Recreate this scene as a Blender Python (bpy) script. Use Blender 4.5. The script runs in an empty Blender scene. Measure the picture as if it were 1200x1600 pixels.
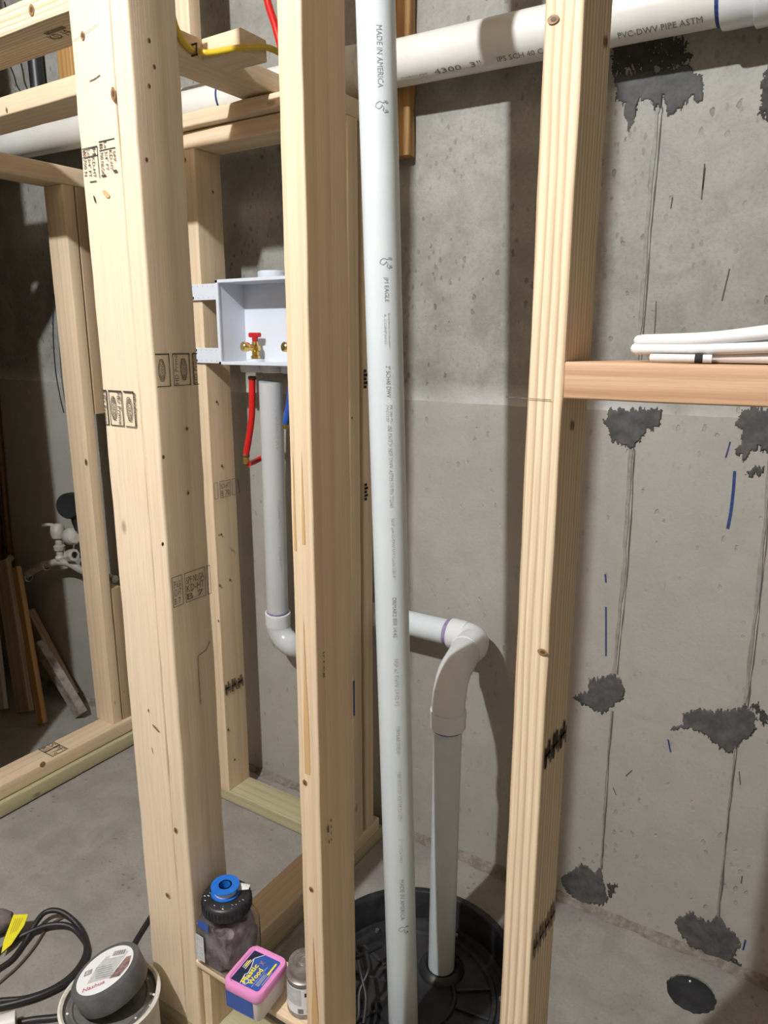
import bpy, bmesh, math, random
from mathutils import Vector, Matrix, noise
C = bpy.context.scene.collection
R = math.radians
rnd = random.Random(7)

# ---------------------------------------------------------------- camera
EYE = 1.35
FPX, PITCH, YAW = 1140.0, R(13.4), R(32.8)
fw = Vector((-math.sin(YAW)*math.cos(PITCH), math.cos(YAW)*math.cos(PITCH), -math.sin(PITCH)))
rt = Vector((math.cos(YAW), math.sin(YAW), 0)); up = rt.cross(fw)
cam = bpy.data.cameras.new('camera'); co = bpy.data.objects.new('camera', cam); C.objects.link(co)
cam.sensor_fit = 'HORIZONTAL'; cam.sensor_width = 36; cam.lens = 36*FPX/1200
cam.clip_start = 0.02
co.matrix_world = Matrix(((rt.x, up.x, -fw.x, 0), (rt.y, up.y, -fw.y, 0), (rt.z, up.z, -fw.z, EYE), (0, 0, 0, 1)))
bpy.context.scene.camera = co

# ---------------------------------------------------------------- world, lamps, exposure
S = bpy.context.scene
w = bpy.data.worlds.new('World'); S.world = w; w.use_nodes = True
w.node_tree.nodes['Background'].inputs[0].default_value = (0.9, 0.95, 1, 1)
w.node_tree.nodes['Background'].inputs[1].default_value = 0.0
S.view_settings.view_transform = 'Standard'; S.view_settings.look = 'None'
S.view_settings.gamma = 1; S.view_settings.use_curve_mapping = False
S.view_settings.exposure = 0.2
def lamp(name, loc, energy, size, col):
    l = bpy.data.lights.new(name, 'POINT'); l.energy = energy; l.shadow_soft_size = size; l.color = col
    o = bpy.data.objects.new(name, l); C.objects.link(o); o.location = loc
    return o
lamp('ceiling_bulb_light', (-0.87, -0.70, 2.80), 232, 0.032, (.965, 1, 1.03))
lamp('far_fill_light', (1.3, -2.2, 2.45), 1.2, 0.06, (1, 0.97, 0.93))  # added weak fill far behind the camera, not a known bulb

def ray(x, y):
    return rt*((x-600)/FPX) + up*((800-y)/FPX) + fw
def pY(x, y, Y): d = ray(x, y); d = d*(Y/d.y); return Vector((d.x, d.y, d.z+EYE))
def pX(x, y, X): d = ray(x, y); d = d*(X/d.x); return Vector((d.x, d.y, d.z+EYE))
def pZ(x, y, Z): d = ray(x, y); d = d*((Z-EYE)/d.z); return Vector((d.x, d.y, d.z+EYE))

# ---------------------------------------------------------------- materials
def mat(name, col=(.5, .5, .5), rough=.5, metal=0, **kw):
    m = bpy.data.materials.new(name); m.use_nodes = True
    b = m.node_tree.nodes['Principled BSDF']
    b.inputs['Base Color'].default_value = (*col, 1); b.inputs['Roughness'].default_value = rough
    b.inputs['Metallic'].default_value = metal
    for k, v in kw.items(): b.inputs[k.replace('_', ' ')].default_value = v
    return m
class G:
    """tiny node helper"""
    def __init__(s, m): s.t = m.node_tree; s.b = s.t.nodes['Principled BSDF']
    def n(s, typ, **kw):
        x = s.t.nodes.new(typ)
        for k, v in kw.items():
            if k.startswith('i_'):
                key = k[2:].replace('_', ' ')
                x.inputs[int(key) if key.isdigit() else key].default_value = v
            else: setattr(x, k, v)
        return x
    def l(s, a, b): s.t.links.new(a, b)
    def ramp(s, src, stops):
        r = s.n('ShaderNodeValToRGB'); e = r.color_ramp.elements
        while len(e) < len(stops): e.new(.5)
        for el, (p, c) in zip(e, stops):
            el.position = p; el.color = (c, c, c, 1) if isinstance(c, (int, float)) else (*c, 1)
        s.l(src, r.inputs[0]); return r.outputs[0]
    def mix(s, fac, a, b, mode='MIX'):
        x = s.n('ShaderNodeMix', data_type='RGBA', blend_type=mode)
        for v, i in ((fac, 0), (a, 6), (b, 7)):
            if hasattr(v, 'is_linked') or isinstance(v, bpy.types.NodeSocket): s.l(v, x.inputs[i])
            else: x.inputs[i].default_value = v if i == 0 else (*v, 1)
        return x.outputs[2]
    def math(s, op, a, b=0.0, clamp=False):
        x = s.n('ShaderNodeMath', operation=op, use_clamp=clamp)
        for v, i in ((a, 0), (b, 1)):
            if isinstance(v, bpy.types.NodeSocket): s.l(v, x.inputs[i])
            else: x.inputs[i].default_value = v
        return x.outputs[0]
    def coord(s, scale=(1, 1, 1), rand=True):
        tc = s.n('ShaderNodeTexCoord'); mp = s.n('ShaderNodeMapping'); mp.inputs['Scale'].default_value = scale
        v = tc.outputs['Object']
        if rand:
            oi = s.n('ShaderNodeObjectInfo'); va = s.n('ShaderNodeVectorMath', operation='SCALE')
            cx = s.n('ShaderNodeCombineXYZ')
            s.l(oi.outputs['Random'], cx.inputs[0]); cx.inputs[1].default_value = .37
            s.l(s.math('MULTIPLY', oi.outputs['Random'], 3.7), cx.inputs[2])
            s.l(cx.outputs[0], va.inputs[0]); va.inputs['Scale'].default_value = 5.3
            ad = s.n('ShaderNodeVectorMath', operation='ADD'); s.l(v, ad.inputs[0]); s.l(va.outputs[0], ad.inputs[1]); v = ad.outputs[0]
        s.l(v, mp.inputs[0]); return mp.outputs[0]
    def noise(s, vec, scale, detail=4, rough=.55, dist=0):
        x = s.n('ShaderNodeTexNoise', i_Scale=scale, i_Detail=detail, i_Roughness=rough, i_Distortion=dist)
        s.l(vec, x.inputs['Vector']); return x.outputs[0]
    def bump(s, h, strength, dist, prev=None):
        x = s.n('ShaderNodeBump'); x.inputs['Strength'].default_value = strength; x.inputs['Distance'].default_value = dist
        s.l(h, x.inputs['Height'])
        if prev: s.l(prev, x.inputs['Normal'])
        return x.outputs[0]

def wood(name, light, dark, ring=55, ridged=0.0, rough=.62, contrast=.55, green=None):
    m = mat(name, light, rough); g = G(m)
    v = g.coord((1, 1, .035)); vs = g.coord((1, 1, .012))
    # growth rings around a pith that lies off the board
    warp = g.noise(g.coord((1, 1, .12)), 7, 3, .5)
    wv = g.n('ShaderNodeTexWave', wave_type='RINGS', rings_direction='Z', wave_profile='SAW')
    wv.inputs['Scale'].default_value = ring*.32; wv.inputs['Distortion'].default_value = 3.0
    wv.inputs['Detail'].default_value = 2; wv.inputs['Detail Scale'].default_value = 1.3
    g.l(v, wv.inputs['Vector'])
    rings = g.ramp(wv.outputs[1], [(0, 0), (.45, .1), (.86, 1), (1, .0)])
    fib = g.noise(vs, 420, 4, .65)
    blotch = g.noise(g.coord((1, 1, .3)), 9, 3)
    c = g.mix(g.math('MULTIPLY', rings, contrast), light, dark)
    c = g.mix(g.math('MULTIPLY', g.ramp(fib, [(.35, 1), (.6, 0)]), .28), c, tuple(x*.72 for x in dark))
    c = g.mix(g.math('MULTIPLY', g.ramp(blotch, [(.42, 0), (.72, 1)]), .35), c, green or tuple(a*.55+b*.45 for a, b in zip(light, dark)))
    # scattered pin knots and flecks
    vo = g.n('ShaderNodeTexVoronoi'); vo.inputs['Scale'].default_value = 9
    g.l(g.coord((1, 1, .5)), vo.inputs['Vector'])
    c = g.mix(g.math('MULTIPLY', g.ramp(vo.outputs[0], [(.03, 1), (.075, 0)]), .6), c, (.16, .085, .04))
    g.l(c, g.b.inputs['Base Color'])
    bm_ = g.bump(fib, .18, .002)
    if ridged: bm_ = g.bump(wv.outputs[1], ridged, .004, bm_)
    else: bm_ = g.bump(wv.outputs[1], .12, .001, bm_)
    g.l(bm_, g.b.inputs['Normal'])
    return m
PINE = wood('spruce', (.76, .615, .43), (.60, .42, .245), 52, contrast=.42)
PALE = wood('pale_spruce', (.79, .66, .485), (.65, .475, .305), 40, contrast=.36)
RIDGE = wood('ridged_fir', (.80, .68, .485), (.47, .30, .165), 150, ridged=.8, contrast=.8)
ORANGE = wood('reddish_fir', (.56, .36, .22), (.40, .22, .11), 70, ridged=.6, contrast=.9)
AMBER = wood('amber_timber', (.52, .30, .11), (.30, .15, .05), 60, contrast=.7)
TREAT = wood('treated_pine', (.52, .47, .30), (.36, .33, .19), 40, green=(.36, .38, .20))
DUSKY = wood('weathered_pine', (.48, .36, .23), (.30, .20, .11), 40)

def concrete(name, a, b, floor=False):
    m = mat(name, a, .6); g = G(m)
    tc = g.n('ShaderNodeTexCoord'); P = tc.outputs['Object']
    sep = g.n('ShaderNodeSeparateXYZ'); g.l(P, sep.inputs[0])
    big = g.noise(P, 2.2, 5, .55); mid = g.noise(P, 11, 6, .65, .4); fine = g.noise(P, 160, 3, .6)
    c = g.mix(g.ramp(big, [(.35, 0), (.68, 1)]), a, b)
    c = g.mix(g.math('MULTIPLY', g.ramp(mid, [(.38, 1), (.58, 0)]), .42 if floor else .55), c, tuple(x*.66 for x in b))
    c = g.mix(g.math('MULTIPLY', g.ramp(fine, [(.3, 1), (.5, 0)]), .25), c, tuple(x*.5 for x in b))
    # bug holes, gated by a broad noise so they cluster
    mp = g.n('ShaderNodeMapping'); mp.inputs['Scale'].default_value = (1, 1, 1 if floor else .55); g.l(P, mp.inputs[0])
    vo = g.n('ShaderNodeTexVoronoi', i_Scale=40.0); vo.inputs['Randomness'].default_value = 1; g.l(mp.outputs[0], vo.inputs['Vector'])
    gate = g.ramp(g.noise(P, 4.3, 3), [(.5 if floor else .41, 0), (.6 if floor else .55, 1)])
    shape = g.math('ADD', vo.outputs[0], g.math('MULTIPLY', g.noise(P, 110, 3), .38))
    pits = g.math('MULTIPLY', g.ramp(shape, [(.31, 1), (.37, 0)]), gate)
    c = g.mix(g.math('MULTIPLY', pits, .35 if floor else .55), c, (.085, .075, .06))
    vo2 = g.n('ShaderNodeTexVoronoi', i_Scale=62.0); g.l(mp.outputs[0], vo2.inputs['Vector'])
    gate2 = g.ramp(g.noise(P, 6.1, 4), [(.47, 0), (.62, 1)])
    sp = g.math('MULTIPLY', g.ramp(g.math('ADD', vo2.outputs[0], g.math('MULTIPLY', g.noise(P, 130, 2), .3)), [(.31, 1), (.40, 0)]), gate2)
    c = g.mix(g.math('MULTIPLY', sp, .2 if floor else .5), c, (.10, .09, .075))
    if not floor:
        # white lime bloom that sits just above the pour line, concrete below it painted paler to offset lamp falloff
        z = sep.outputs[2]
        line = g.math('ADD', 1.203, g.math('MULTIPLY', g.math('SUBTRACT', g.noise(P, 14, 3), .5), .010))
        h = g.math('SUBTRACT', z, line)
        above = g.math('GREATER_THAN', h, 0)
        fade = g.math('SUBTRACT', 1, g.math('DIVIDE', h, .05), True)
        bloom = g.math('MULTIPLY', g.math('MULTIPLY', above, fade), g.ramp(g.noise(P, 8, 4), [(.3, .25), (.65, .9)]))
        c = g.mix(bloom, c, (.60, .60, .58))
        c = g.mix(g.math('MULTIPLY', g.math('SUBTRACT', 1, above), .62), c, (.42, .405, .365))
        # long upright scrapes left by the forms
        mp2 = g.n('ShaderNodeMapping'); mp2.inputs['Scale'].default_value = (70, 70, 5); g.l(P, mp2.inputs[0])
        sc = g.math('MULTIPLY', g.ramp(g.noise(mp2.outputs[0], 1, 3, .7), [(.735, 0), (.79, 1)]), gate)
        c = g.mix(g.math('MULTIPLY', sc, .65), c, (.11, .10, .08))
    g.l(c, g.b.inputs['Base Color'])
    g.l(g.ramp(mid, [(.3, .5), (.7, .72)]), g.b.inputs['Roughness'])
    n1 = g.bump(mid, .25, .006); n2 = g.bump(fine, .25, .002, n1)
    n3 = g.bump(g.math('SUBTRACT', 1, pits), .5, .004, n2)
    g.l(n3, g.b.inputs['Normal'])
    return m
WALLM = concrete('poured_concrete', (.34, .33, .297), (.272, .264, .236))
FLOORM = concrete('concrete_slab', (.335, .32, .295), (.285, .272, .25), True)
def mottled(name, a, b, rough=.6, scale=40, bstr=.4, lo=.4, hi=.62, metal=0):
    m = mat(name, a, rough, metal); g = G(m); P = g.coord(); n = g.noise(P, scale, 5, .65)
    g.l(g.mix(g.ramp(n, [(lo, 0), (hi, 1)]), a, b), g.b.inputs['Base Color'])
    g.l(g.bump(n, bstr, .003), g.b.inputs['Normal']); return m
MORTAR = mottled('grey_mortar', (.060, .060, .061), (.095, .094, .092), .75, 30, .35)
MORTARD = mottled('dark_mortar', (.032, .031, .029), (.055, .052, .048), .8, 50, .4)
SEAM = mottled('form_seam', (.30, .295, .27), (.235, .23, .21), .8, 60)
SEAMD = mat('dark_seam_gap', (.10, .09, .08), .9)  # dark tone for the seam cracks and scrape marks
DRYWALL = mat('painted_wall', (.38, .315, .24), .8)
CEILM = wood('joist_ceiling', (.26, .18, .11), (.18, .12, .07))
PVC = mottled('white_pvc', (.64, .70, .725), (.61, .67, .70), .28, 6, .02)
PVCG = mottled('grey_white_pvc', (.56, .585, .605), (.53, .55, .57), .3, 6, .02)
PVCC = mottled('cream_pvc', (.74, .735, .69), (.68, .665, .60), .35, 5, .03)
FIT = mat('pvc_fitting', (.72, .745, .76), .2)
PURP = mottled('purple_primer', (.23, .18, .36), (.33, .28, .46), .5, 60, .1)
BOXP = mat('box_plastic', (.67, .715, .785), .35)
INK = mat('black_ink', (.035, .033, .04), .8)
INKF = mottled('faded_ink', (.07, .065, .065), (.25, .2, .14), .8, 180, 0)
INKB = mottled('brown_ink', (.10, .075, .05), (.26, .19, .12), .8, 160, 0, .45, .7)
PIPEINK = mat('pipe_print', (.30, .31, .33), .6)
PIPEINK2 = mottled('faint_pipe_print', (.33, .34, .36), (.62, .63, .65), .6, 300, 0)
PRINTD = mat('drain_pipe_print', (.17, .16, .16), .6)
BLUEINK = mottled('blue_crayon', (.010, .025, .13), (.03, .065, .22), .7, 200, .1)
KNOT = mottled('knot', (.20, .105, .045), (.36, .21, .10), .6, 120, .2)
KNOTC = mat('knot_core', (.10, .05, .022), .6)
SAP = mat('resin_streak', (.60, .38, .18), .5)
BLACK = mat('black_rubber', (.02, .02, .022), .45)
BLACKP = mottled('black_plastic', (.012, .013, .016), (.03, .03, .034), .42, 20, .05)
LIDM = mottled('dusty_black_lid', (.012, .012, .014), (.055, .055, .058), .55, 7, .1, .40, .72)
REDP = mat('red_pex', (.62, .015, .012), .3)
BLUEP = mat('blue_pex', (.03, .10, .42), .3)
BRASS = mat('brass', (.72, .50, .16), .22, 1)
COPPER = mottled('old_copper', (.20, .085, .045), (.12, .07, .045), .5, 30, .2, metal=.5)
GALV = mottled('galvanised', (.52, .50, .46), (.36, .33, .29), .55, 30, .2, metal=.15)
STEEL = mottled('scuffed_tin', (.50, .48, .46), (.30, .27, .25), .38, 22, .1, metal=.8)
REDK = mat('red_knob', (.50, .012, .02), .35)
YELLOW = mat('yellow_cable', (.62, .43, .03), .4)
YTAG = mat('yellow_tag', (.80, .72, .02), .5)
WHITEC = mat('white_cable', (.70, .70, .70), .35)
CHAR = mat('charcoal_stud_mark', (.02, .018, .016), .9)
PINKL = mat('pink_lid', (.80, .30, .62), .35)
TUBW = mat('tub_white', (.78, .74, .72), .4)
LBLUE = mat('label_blue', (.035, .10, .40), .4)
LNAVY = mat('label_navy', (.02, .026, .06), .4)
LYEL = mat('label_yellow', (.90, .76, .05), .4)
LWHITE = mat('label_white', (.80, .82, .85), .45)
LGREY = mottled('label_grey', (.48, .50, .53), (.58, .60, .62), .45, 90, 0)
LPHOTO = mottled('label_picture', (.12, .08, .08), (.42, .26, .26), .45, 60, 0)
LRED = mat('label_red', (.50, .04, .06), .45)
BLUESP = mat('blue_spool', (.015, .16, .62), .35)
TAPEG = mottled('grey_tape_roll', (.085, .085, .09), (.12, .12, .125), .5, 30, .05)
PAINTW = mottled('dried_white_paint', (.74, .71, .64), (.45, .40, .33), .5, 40, .3, .5, .7)
PAILM = mottled('paint_pail_side', (.55, .51, .45), (.68, .64, .57), .5, 12, .1)
GREYPIPE = mat('grey_conduit', (.20, .22, .25), .45)
STEELB = mat('staple_steel', (.03, .025, .02), .4)
BAGM = mottled('crumpled_plastic', (.16, .14, .17), (.42, .40, .43), .35, 26, .6)
CLOTH = mottled('grey_rag', (.10, .09, .09), (.22, .2, .19), .9, 30, .3)
def clear(name, col):
    m = mat(name, col, .06); b = m.node_tree.nodes['Principled BSDF']
    b.inputs['Transmission Weight'].default_value = 1; b.inputs['IOR'].default_value = 1.12
    return m
CLEAR = clear('clear_jar_plastic', (.93, .92, .93))

# ---------------------------------------------------------------- object helpers
def link(name, me, m=None, parent=None):
    o = bpy.data.objects.new(name, me); C.objects.link(o)
    if m: me.materials.append(m)
    if parent:
        o.parent = parent; o.matrix_parent_inverse = world_of(parent).inverted()
    return o
def world_of(o):
    mtx = o.matrix_basis.copy()
    if o.parent: mtx = world_of(o.parent) @ o.matrix_parent_inverse @ mtx
    return mtx
def fin(name, bm, m=None, parent=None, smooth=False):
    bmesh.ops.recalc_face_normals(bm, faces=bm.faces)
    me = bpy.data.meshes.new(name); bm.to_mesh(me); bm.free()
    if smooth:
        for p in me.polygons: p.use_smooth = True
        try: me.set_sharp_from_angle(angle=R(38))
        except Exception: pass
    return link(name, me, m, parent)
def tag(o, label, cat, group=None):
    o['label'] = label; o['category'] = cat
    if group: o['group'] = group
    return o
def empty(name, loc, label, cat, group=None):
    o = bpy.data.objects.new(name, None); C.objects.link(o); o.location = loc; o.empty_display_size = .03
    return tag(o, label, cat, group)
def struct(o): o['kind'] = 'structure'; return o

def box_bm(lo, hi, bev=0.0, seg=2, bm=None):
    bm = bm or bmesh.new()
    r = bmesh.ops.create_cube(bm, size=1)
    c = [(a+b)/2 for a, b in zip(lo, hi)]; d = [b-a for a, b in zip(lo, hi)]
    for v in r['verts']: v.co = Vector([v.co[i]*d[i]+c[i] for i in range(3)])
    if bev:
        es = list({e for v in r['verts'] for e in v.link_edges})
        bmesh.ops.bevel(bm, geom=es, offset=bev, segments=seg, affect='EDGES', profile=.5)
    return bm
def box(name, lo, hi, m, parent=None, bev=.002, seg=2):
    return fin(name, box_bm(lo, hi, bev, seg), m, parent)

def board(name, lo, hi, axis, m, parent=None, r=.0035, jit=.0006, bow=0.0):
    """a sawn board: rounded section swept along its length (local Z), edges slightly uneven"""
    L = hi['xyz'.index(axis)]-lo['xyz'.index(axis)]
    if axis == 'z': wx, wy = hi[0]-lo[0], hi[1]-lo[1]; rot = Matrix.Identity(3)
    elif axis == 'x': wx, wy = hi[2]-lo[2], hi[1]-lo[1]; rot = Matrix(((0, 0, 1), (0, 1, 0), (-1, 0, 0)))
    else: wx, wy = hi[0]-lo[0], hi[2]-lo[2]; rot = Matrix(((1, 0, 0), (0, 0, 1), (0, -1, 0)))
    c = Vector([(a+b)/2 for a, b in zip(lo, hi)]); c['xyz'.index(axis)] = lo['xyz'.index(axis)]
    sec = []
    for cx, cy, a0 in ((wx/2-r, wy/2-r, 0), (-wx/2+r, wy/2-r, 90), (-wx/2+r, -wy/2+r, 180), (wx/2-r, -wy/2+r, 270)):
        for k in range(4):
            a = R(a0+k*30); sec.append((cx+r*math.cos(a), cy+r*math.sin(a)))
    n = max(2, int(L/.045)); seed = rnd.random()*90
    bm = bmesh.new(); rows = []
    for i in range(n+1):
        z = L*i/n; row = []
        for k, (x, y) in enumerate(sec):
            q = k//4
            jx = noise.noise((z*9, q*7.1, seed))*jit+noise.noise((z*42, q*5.3, seed+9))*jit*.8
            jy = noise.noise((z*9, q*3.3, seed+40))*jit+noise.noise((z*37, q*4.9, seed+70))*jit*.8
            row.append(bm.verts.new((x+jx, y+jy, z)))
        rows.append(row)
    N = len(sec)
    for i in range(n):
        for k in range(N): bm.faces.new((rows[i][k], rows[i][(k+1) % N], rows[i+1][(k+1) % N], rows[i+1][k]))
    bm.faces.new(rows[0][::-1]); bm.faces.new(rows[-1])
    bmesh.ops.recalc_face_normals(bm, faces=bm.faces)
    me = bpy.data.meshes.new(name); bm.to_mesh(me); bm.free()
    for p in me.polygons: p.use_smooth = True
    me.set_sharp_from_angle(angle=R(50))
    me.materials.append(m)
    o = bpy.data.objects.new(name, me); C.objects.link(o)
    M4 = rot.to_4x4(); M4.translation = c; o.matrix_basis = M4
    if parent: o.parent = parent; o.matrix_parent_inverse = world_of(parent).inverted()
    return o

def smooth_path(pts, k=6):
    pts = [Vector(p) for p in pts]; out = []
    for i in range(len(pts)-1):
        p0 = pts[max(i-1, 0)]; p1 = pts[i]; p2 = pts[i+1]; p3 = pts[min(i+2, len(pts)-1)]
        for j in range(k):
            t = j/k
            out.append(.5*((2*p1)+(p2-p0)*t+(2*p0-5*p1+4*p2-p3)*t*t+(3*p1-p0-3*p2+p3)*t**3))
    out.append(pts[-1]); return out
def tube_bm(pts, r, sides=16, bm=None, caps=True, flat=1.0):
    """sweep a circle (radius may vary per point) with a parallel-transport frame"""
    bm = bm or bmesh.new(); pts = [Vector(p) for p in pts]; n = len(pts)
    rs = r if isinstance(r, (list, tuple)) else [r]*n
    t0 = (pts[1]-pts[0]).normalized(); ref = Vector((0, 0, 1)) if abs(t0.z) < .9 else Vector((0, 1, 0))
    u = t0.cross(ref).normalized(); rows = []; prev = t0
    for i in range(n):
        t = (pts[min(i+1, n-1)]-pts[max(i-1, 0)])
        t = t.normalized() if t.length > 1e-9 else prev
        q = prev.rotation_difference(t); u = (q @ u); u = (u-t*u.dot(t)).normalized(); v = t.cross(u); prev = t
        rows.append([bm.verts.new(pts[i]+(u*math.cos(a)+v*math.sin(a)*flat)*rs[i]) for a in [2*math.pi*k/sides for k in range(sides)]])
    for i in range(n-1):
        for k in range(sides): bm.faces.new((rows[i][k], rows[i][(k+1) % sides], rows[i+1][(k+1) % sides], rows[i+1][k]))
    if caps: bm.faces.new(rows[0][::-1]); bm.faces.new(rows[-1])
    return bm
def tube(name, pts, r, m, parent=None, sides=16, flat=1.0):
    return fin(name, tube_bm(pts, r, sides, flat=flat), m, parent, True)
def lathe_bm(prof, sides=32, mtx=None, bm=None):
    bm = bm or bmesh.new(); rows = []
    for (r, z) in prof:
        if r < 1e-6: rows.append([bm.verts.new((0, 0, z))])
        else: rows.append([bm.verts.new((r*math.cos(2*math.pi*k/sides), r*math.sin(2*math.pi*k/sides), z)) for k in range(sides)])
    new = [v for row in rows for v in row]
    for a, b in zip(rows, rows[1:]):
        for k in range(sides):
            k2 = (k+1) % sides
            if len(a) == 1 and len(b) == 1: continue
            if len(a) == 1: bm.faces.new((a[0], b[k2], b[k]))
            elif len(b) == 1: bm.faces.new((a[k], a[k2], b[0]))
            else: bm.faces.new((a[k], a[k2], b[k2], b[k]))
    if mtx:
        for v in new: v.co = mtx @ v.co
    return bm
def lathe(name, prof, loc, m, parent=None, sides=32, rot=None):
    M4 = Matrix.Translation(Vector(loc)) @ (rot.to_4x4() if rot else Matrix.Identity(4))
    return fin(name, lathe_bm(prof, sides, M4), m, parent, True)
def zto(d):  # rotation taking +Z to d
    return Vector((0, 0, 1)).rotation_difference(Vector(d).normalized()).to_matrix()
def poly_prism(name, pts, nrm, th, m, parent=None):
    """flat outline (3D points in a plane) extruded by th along nrm"""
    bm = bmesh.new(); nrm = Vector(nrm)
    a = [bm.verts.new(p) for p in pts]; b = [bm.verts.new(Vector(p)+nrm*th) for p in pts]; n = len(pts)
    f1 = bm.faces.new(b); f0 = bm.faces.new(a[::-1])
    for i in range(n): bm.faces.new((a[i], a[(i+1) % n], b[(i+1) % n], b[i]))
    bmesh.ops.triangulate(bm, faces=[f0, f1], ngon_method='EAR_CLIP')
    return fin(name, bm, m, parent)
# flat print: glyphs and rules mapped on to a face or round a pipe
_tc = {}
def glyphs(body, bold=0):
    if (body, bold) in _tc: return _tc[(body, bold)]
    cu = bpy.data.curves.new('t', 'FONT'); cu.body = body; cu.resolution_u = 2; cu.offset = bold
    o = bpy.data.objects.new('t', cu); C.objects.link(o)
    bpy.context.view_layer.update()
    me = bpy.data.meshes.new_from_object(o.evaluated_get(bpy.context.evaluated_depsgraph_get()))
    bpy.data.objects.remove(o)
    vs = [(v.co.x, v.co.y) for v in me.vertices]; fs = [tuple(p.vertices) for p in me.polygons]
    bpy.data.meshes.remove(me); bpy.data.curves.remove(cu)
    if not vs: vs, fs = [(0, 0), (1, 0), (0, 1)], []
    x0 = min(v[0] for v in vs); x1 = max(v[0] for v in vs); y0 = min(v[1] for v in vs); y1 = max(v[1] for v in vs)
    vs = [((x-x0)/max(x1-x0, 1e-6), (y-y0)/max(y1-y0, 1e-6)) for x, y in vs]
    _tc[(body, bold)] = (vs, fs); return _tc[(body, bold)]
class Print:
    """collects glyphs and lines in (u,v) metres; f maps (u,v) to a 3D point"""
    def __init__(s, f): s.bm = bmesh.new(); s.f = f
    def text(s, body, u0, v0, u1, v1, turn=0, bold=0):
        """text fills the rectangle; turn 0: along +u, 1: reading along -v, -1: reading along +v"""
        vs, fs = glyphs(body, bold); new = []
        for a, b in vs:
            if turn == 0: u, v = u0+(u1-u0)*a, v0+(v1-v0)*b
            elif turn == 1: u, v = u0+(u1-u0)*b, v1-(v1-v0)*a
            else: u, v = u1-(u1-u0)*b, v0+(v1-v0)*a
            new.append(s.bm.verts.new(s.f(u, v)))
        for f in fs:
            try: s.bm.faces.new([new[i] for i in f])
            except ValueError: pass
        return s
    def rect(s, u0, v0, u1, v1):
        s.bm.faces.new([s.bm.verts.new(s.f(*p)) for p in ((u0, v0), (u1, v0), (u1, v1), (u0, v1))]); return s
    def frame(s, u0, v0, u1, v1, lw=.001):
        return s.rect(u0, v0, u1, v0+lw).rect(u0, v1-lw, u1, v1).rect(u0, v0+lw, u0+lw, v1-lw).rect(u1-lw, v0+lw, u1, v1-lw)
    def line(s, pts, lw=.001):
        for (a, b), (c, d) in zip(pts, pts[1:]):
            l = math.hypot(c-a, d-b) or 1; nx, ny = -(d-b)/l*lw/2, (c-a)/l*lw/2
            s.bm.faces.new([s.bm.verts.new(s.f(*p)) for p in ((a+nx, b+ny), (c+nx, d+ny), (c-nx, d-ny), (a-nx, b-ny))])
        return s
    def ell(s, u, v, ru, rv, n=18):
        s.bm.faces.new([s.bm.verts.new(s.f(u+ru*math.cos(2*math.pi*k/n), v+rv*math.sin(2*math.pi*k/n))) for k in range(n)]); return s
    def poly(s, pts):
        s.bm.faces.new([s.bm.verts.new(s.f(*p)) for p in pts]); return s
    def done(s, name, m, parent):
        me = bpy.data.meshes.new(name); s.bm.to_mesh(me); s.bm.free(); return link(name, me, m, parent)
def face(org, U, V, off=.0009):
    org, U, V = Vector(org), Vector(U), Vector(V); n = U.cross(V).normalized()
    return lambda u, v: org+U*u+V*v+n*off
fY = lambda x, Y, z, off=.0015: face((x, Y, z), (1, 0, 0), (0, 0, 1), off)          # on a face looking to -Y
fX = lambda X, y, z, off=.0018: face((X, y, z), (0, 1, 0), (0, 0, 1), off)          # on a face looking to +X
def knot(par, f, u, v, ru=.005, rv=.007, core=True):
    k = Print(f).ell(u, v, ru, rv).done('knot', KNOT, par)
    if core: Print(lambda a, b: f(a, b)+(f(0, 0)-f(0, 0))).ell(u, v, .001, .001).bm.free()
    return k
def knotY(par, x, y, Y, ru=.005, rv=.007):
    p = pY(x, y, Y); Print(fY(p.x, Y, p.z)).ell(0, 0, ru, rv).done('knot', KNOT, par)
    Print(fY(p.x, Y, p.z, .0019)).ell(.0005, 0, ru*.5, rv*.5, 10).done('knot', KNOTC, par)
def knotX(par, x, y, X, ru=.005, rv=.006):
    p = pX(x, y, X); Print(fX(X, p.y, p.z)).ell(0, 0, ru, rv).done('knot', KNOT, par)
    Print(fX(X, p.y, p.z, .0022)).ell(.0005, 0, ru*.5, rv*.5, 10).done('knot', KNOTC, par)

# ================================================================ the room
YW = 1.535
CEIL = 3.0
SUMP = Vector((-.669, 1.160)); SR = .228
DRAIN = Vector((-.139, 1.418)); DR = .049
bm = bmesh.new()
ol = [bm.verts.new((x, y, 0)) for x, y in ((-4.2, -3.2), (2.6, -3.2), (2.6, YW+.02), (-4.2, YW+.02))]
edges = [bm.edges.new((ol[i], ol[(i+1) % 4])) for i in range(4)]
hr = random.Random(3)
for cen, rad, n, j in ((SUMP, SR+.006, 72, .003), (DRAIN, DR, 48, .0022)):
    ring = []
    for k in range(n):
        a = 2*math.pi*k/n; rr = rad+hr.uniform(-j, j); ring.append(bm.verts.new((cen.x+rr*math.cos(a), cen.y+rr*math.sin(a), 0)))
    edges += [bm.edges.new((ring[i], ring[(i+1) % n])) for i in range(n)]
bmesh.ops.triangle_fill(bm, use_beauty=True, edges=edges)
for f in list(bm.faces):
    c = f.calc_center_median()
    if (Vector((c.x, c.y))-SUMP).length < SR-.01 or (Vector((c.x, c.y))-DRAIN).length < DR-.006: bm.faces.remove(f)
ret = bmesh.ops.extrude_face_region(bm, geom=list(bm.faces))
for v in [g_ for g_ in ret['geom'] if isinstance(g_, bmesh.types.BMVert)]: v.co.z -= .10
floor = struct(fin('floor', bm, FLOORM))
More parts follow.
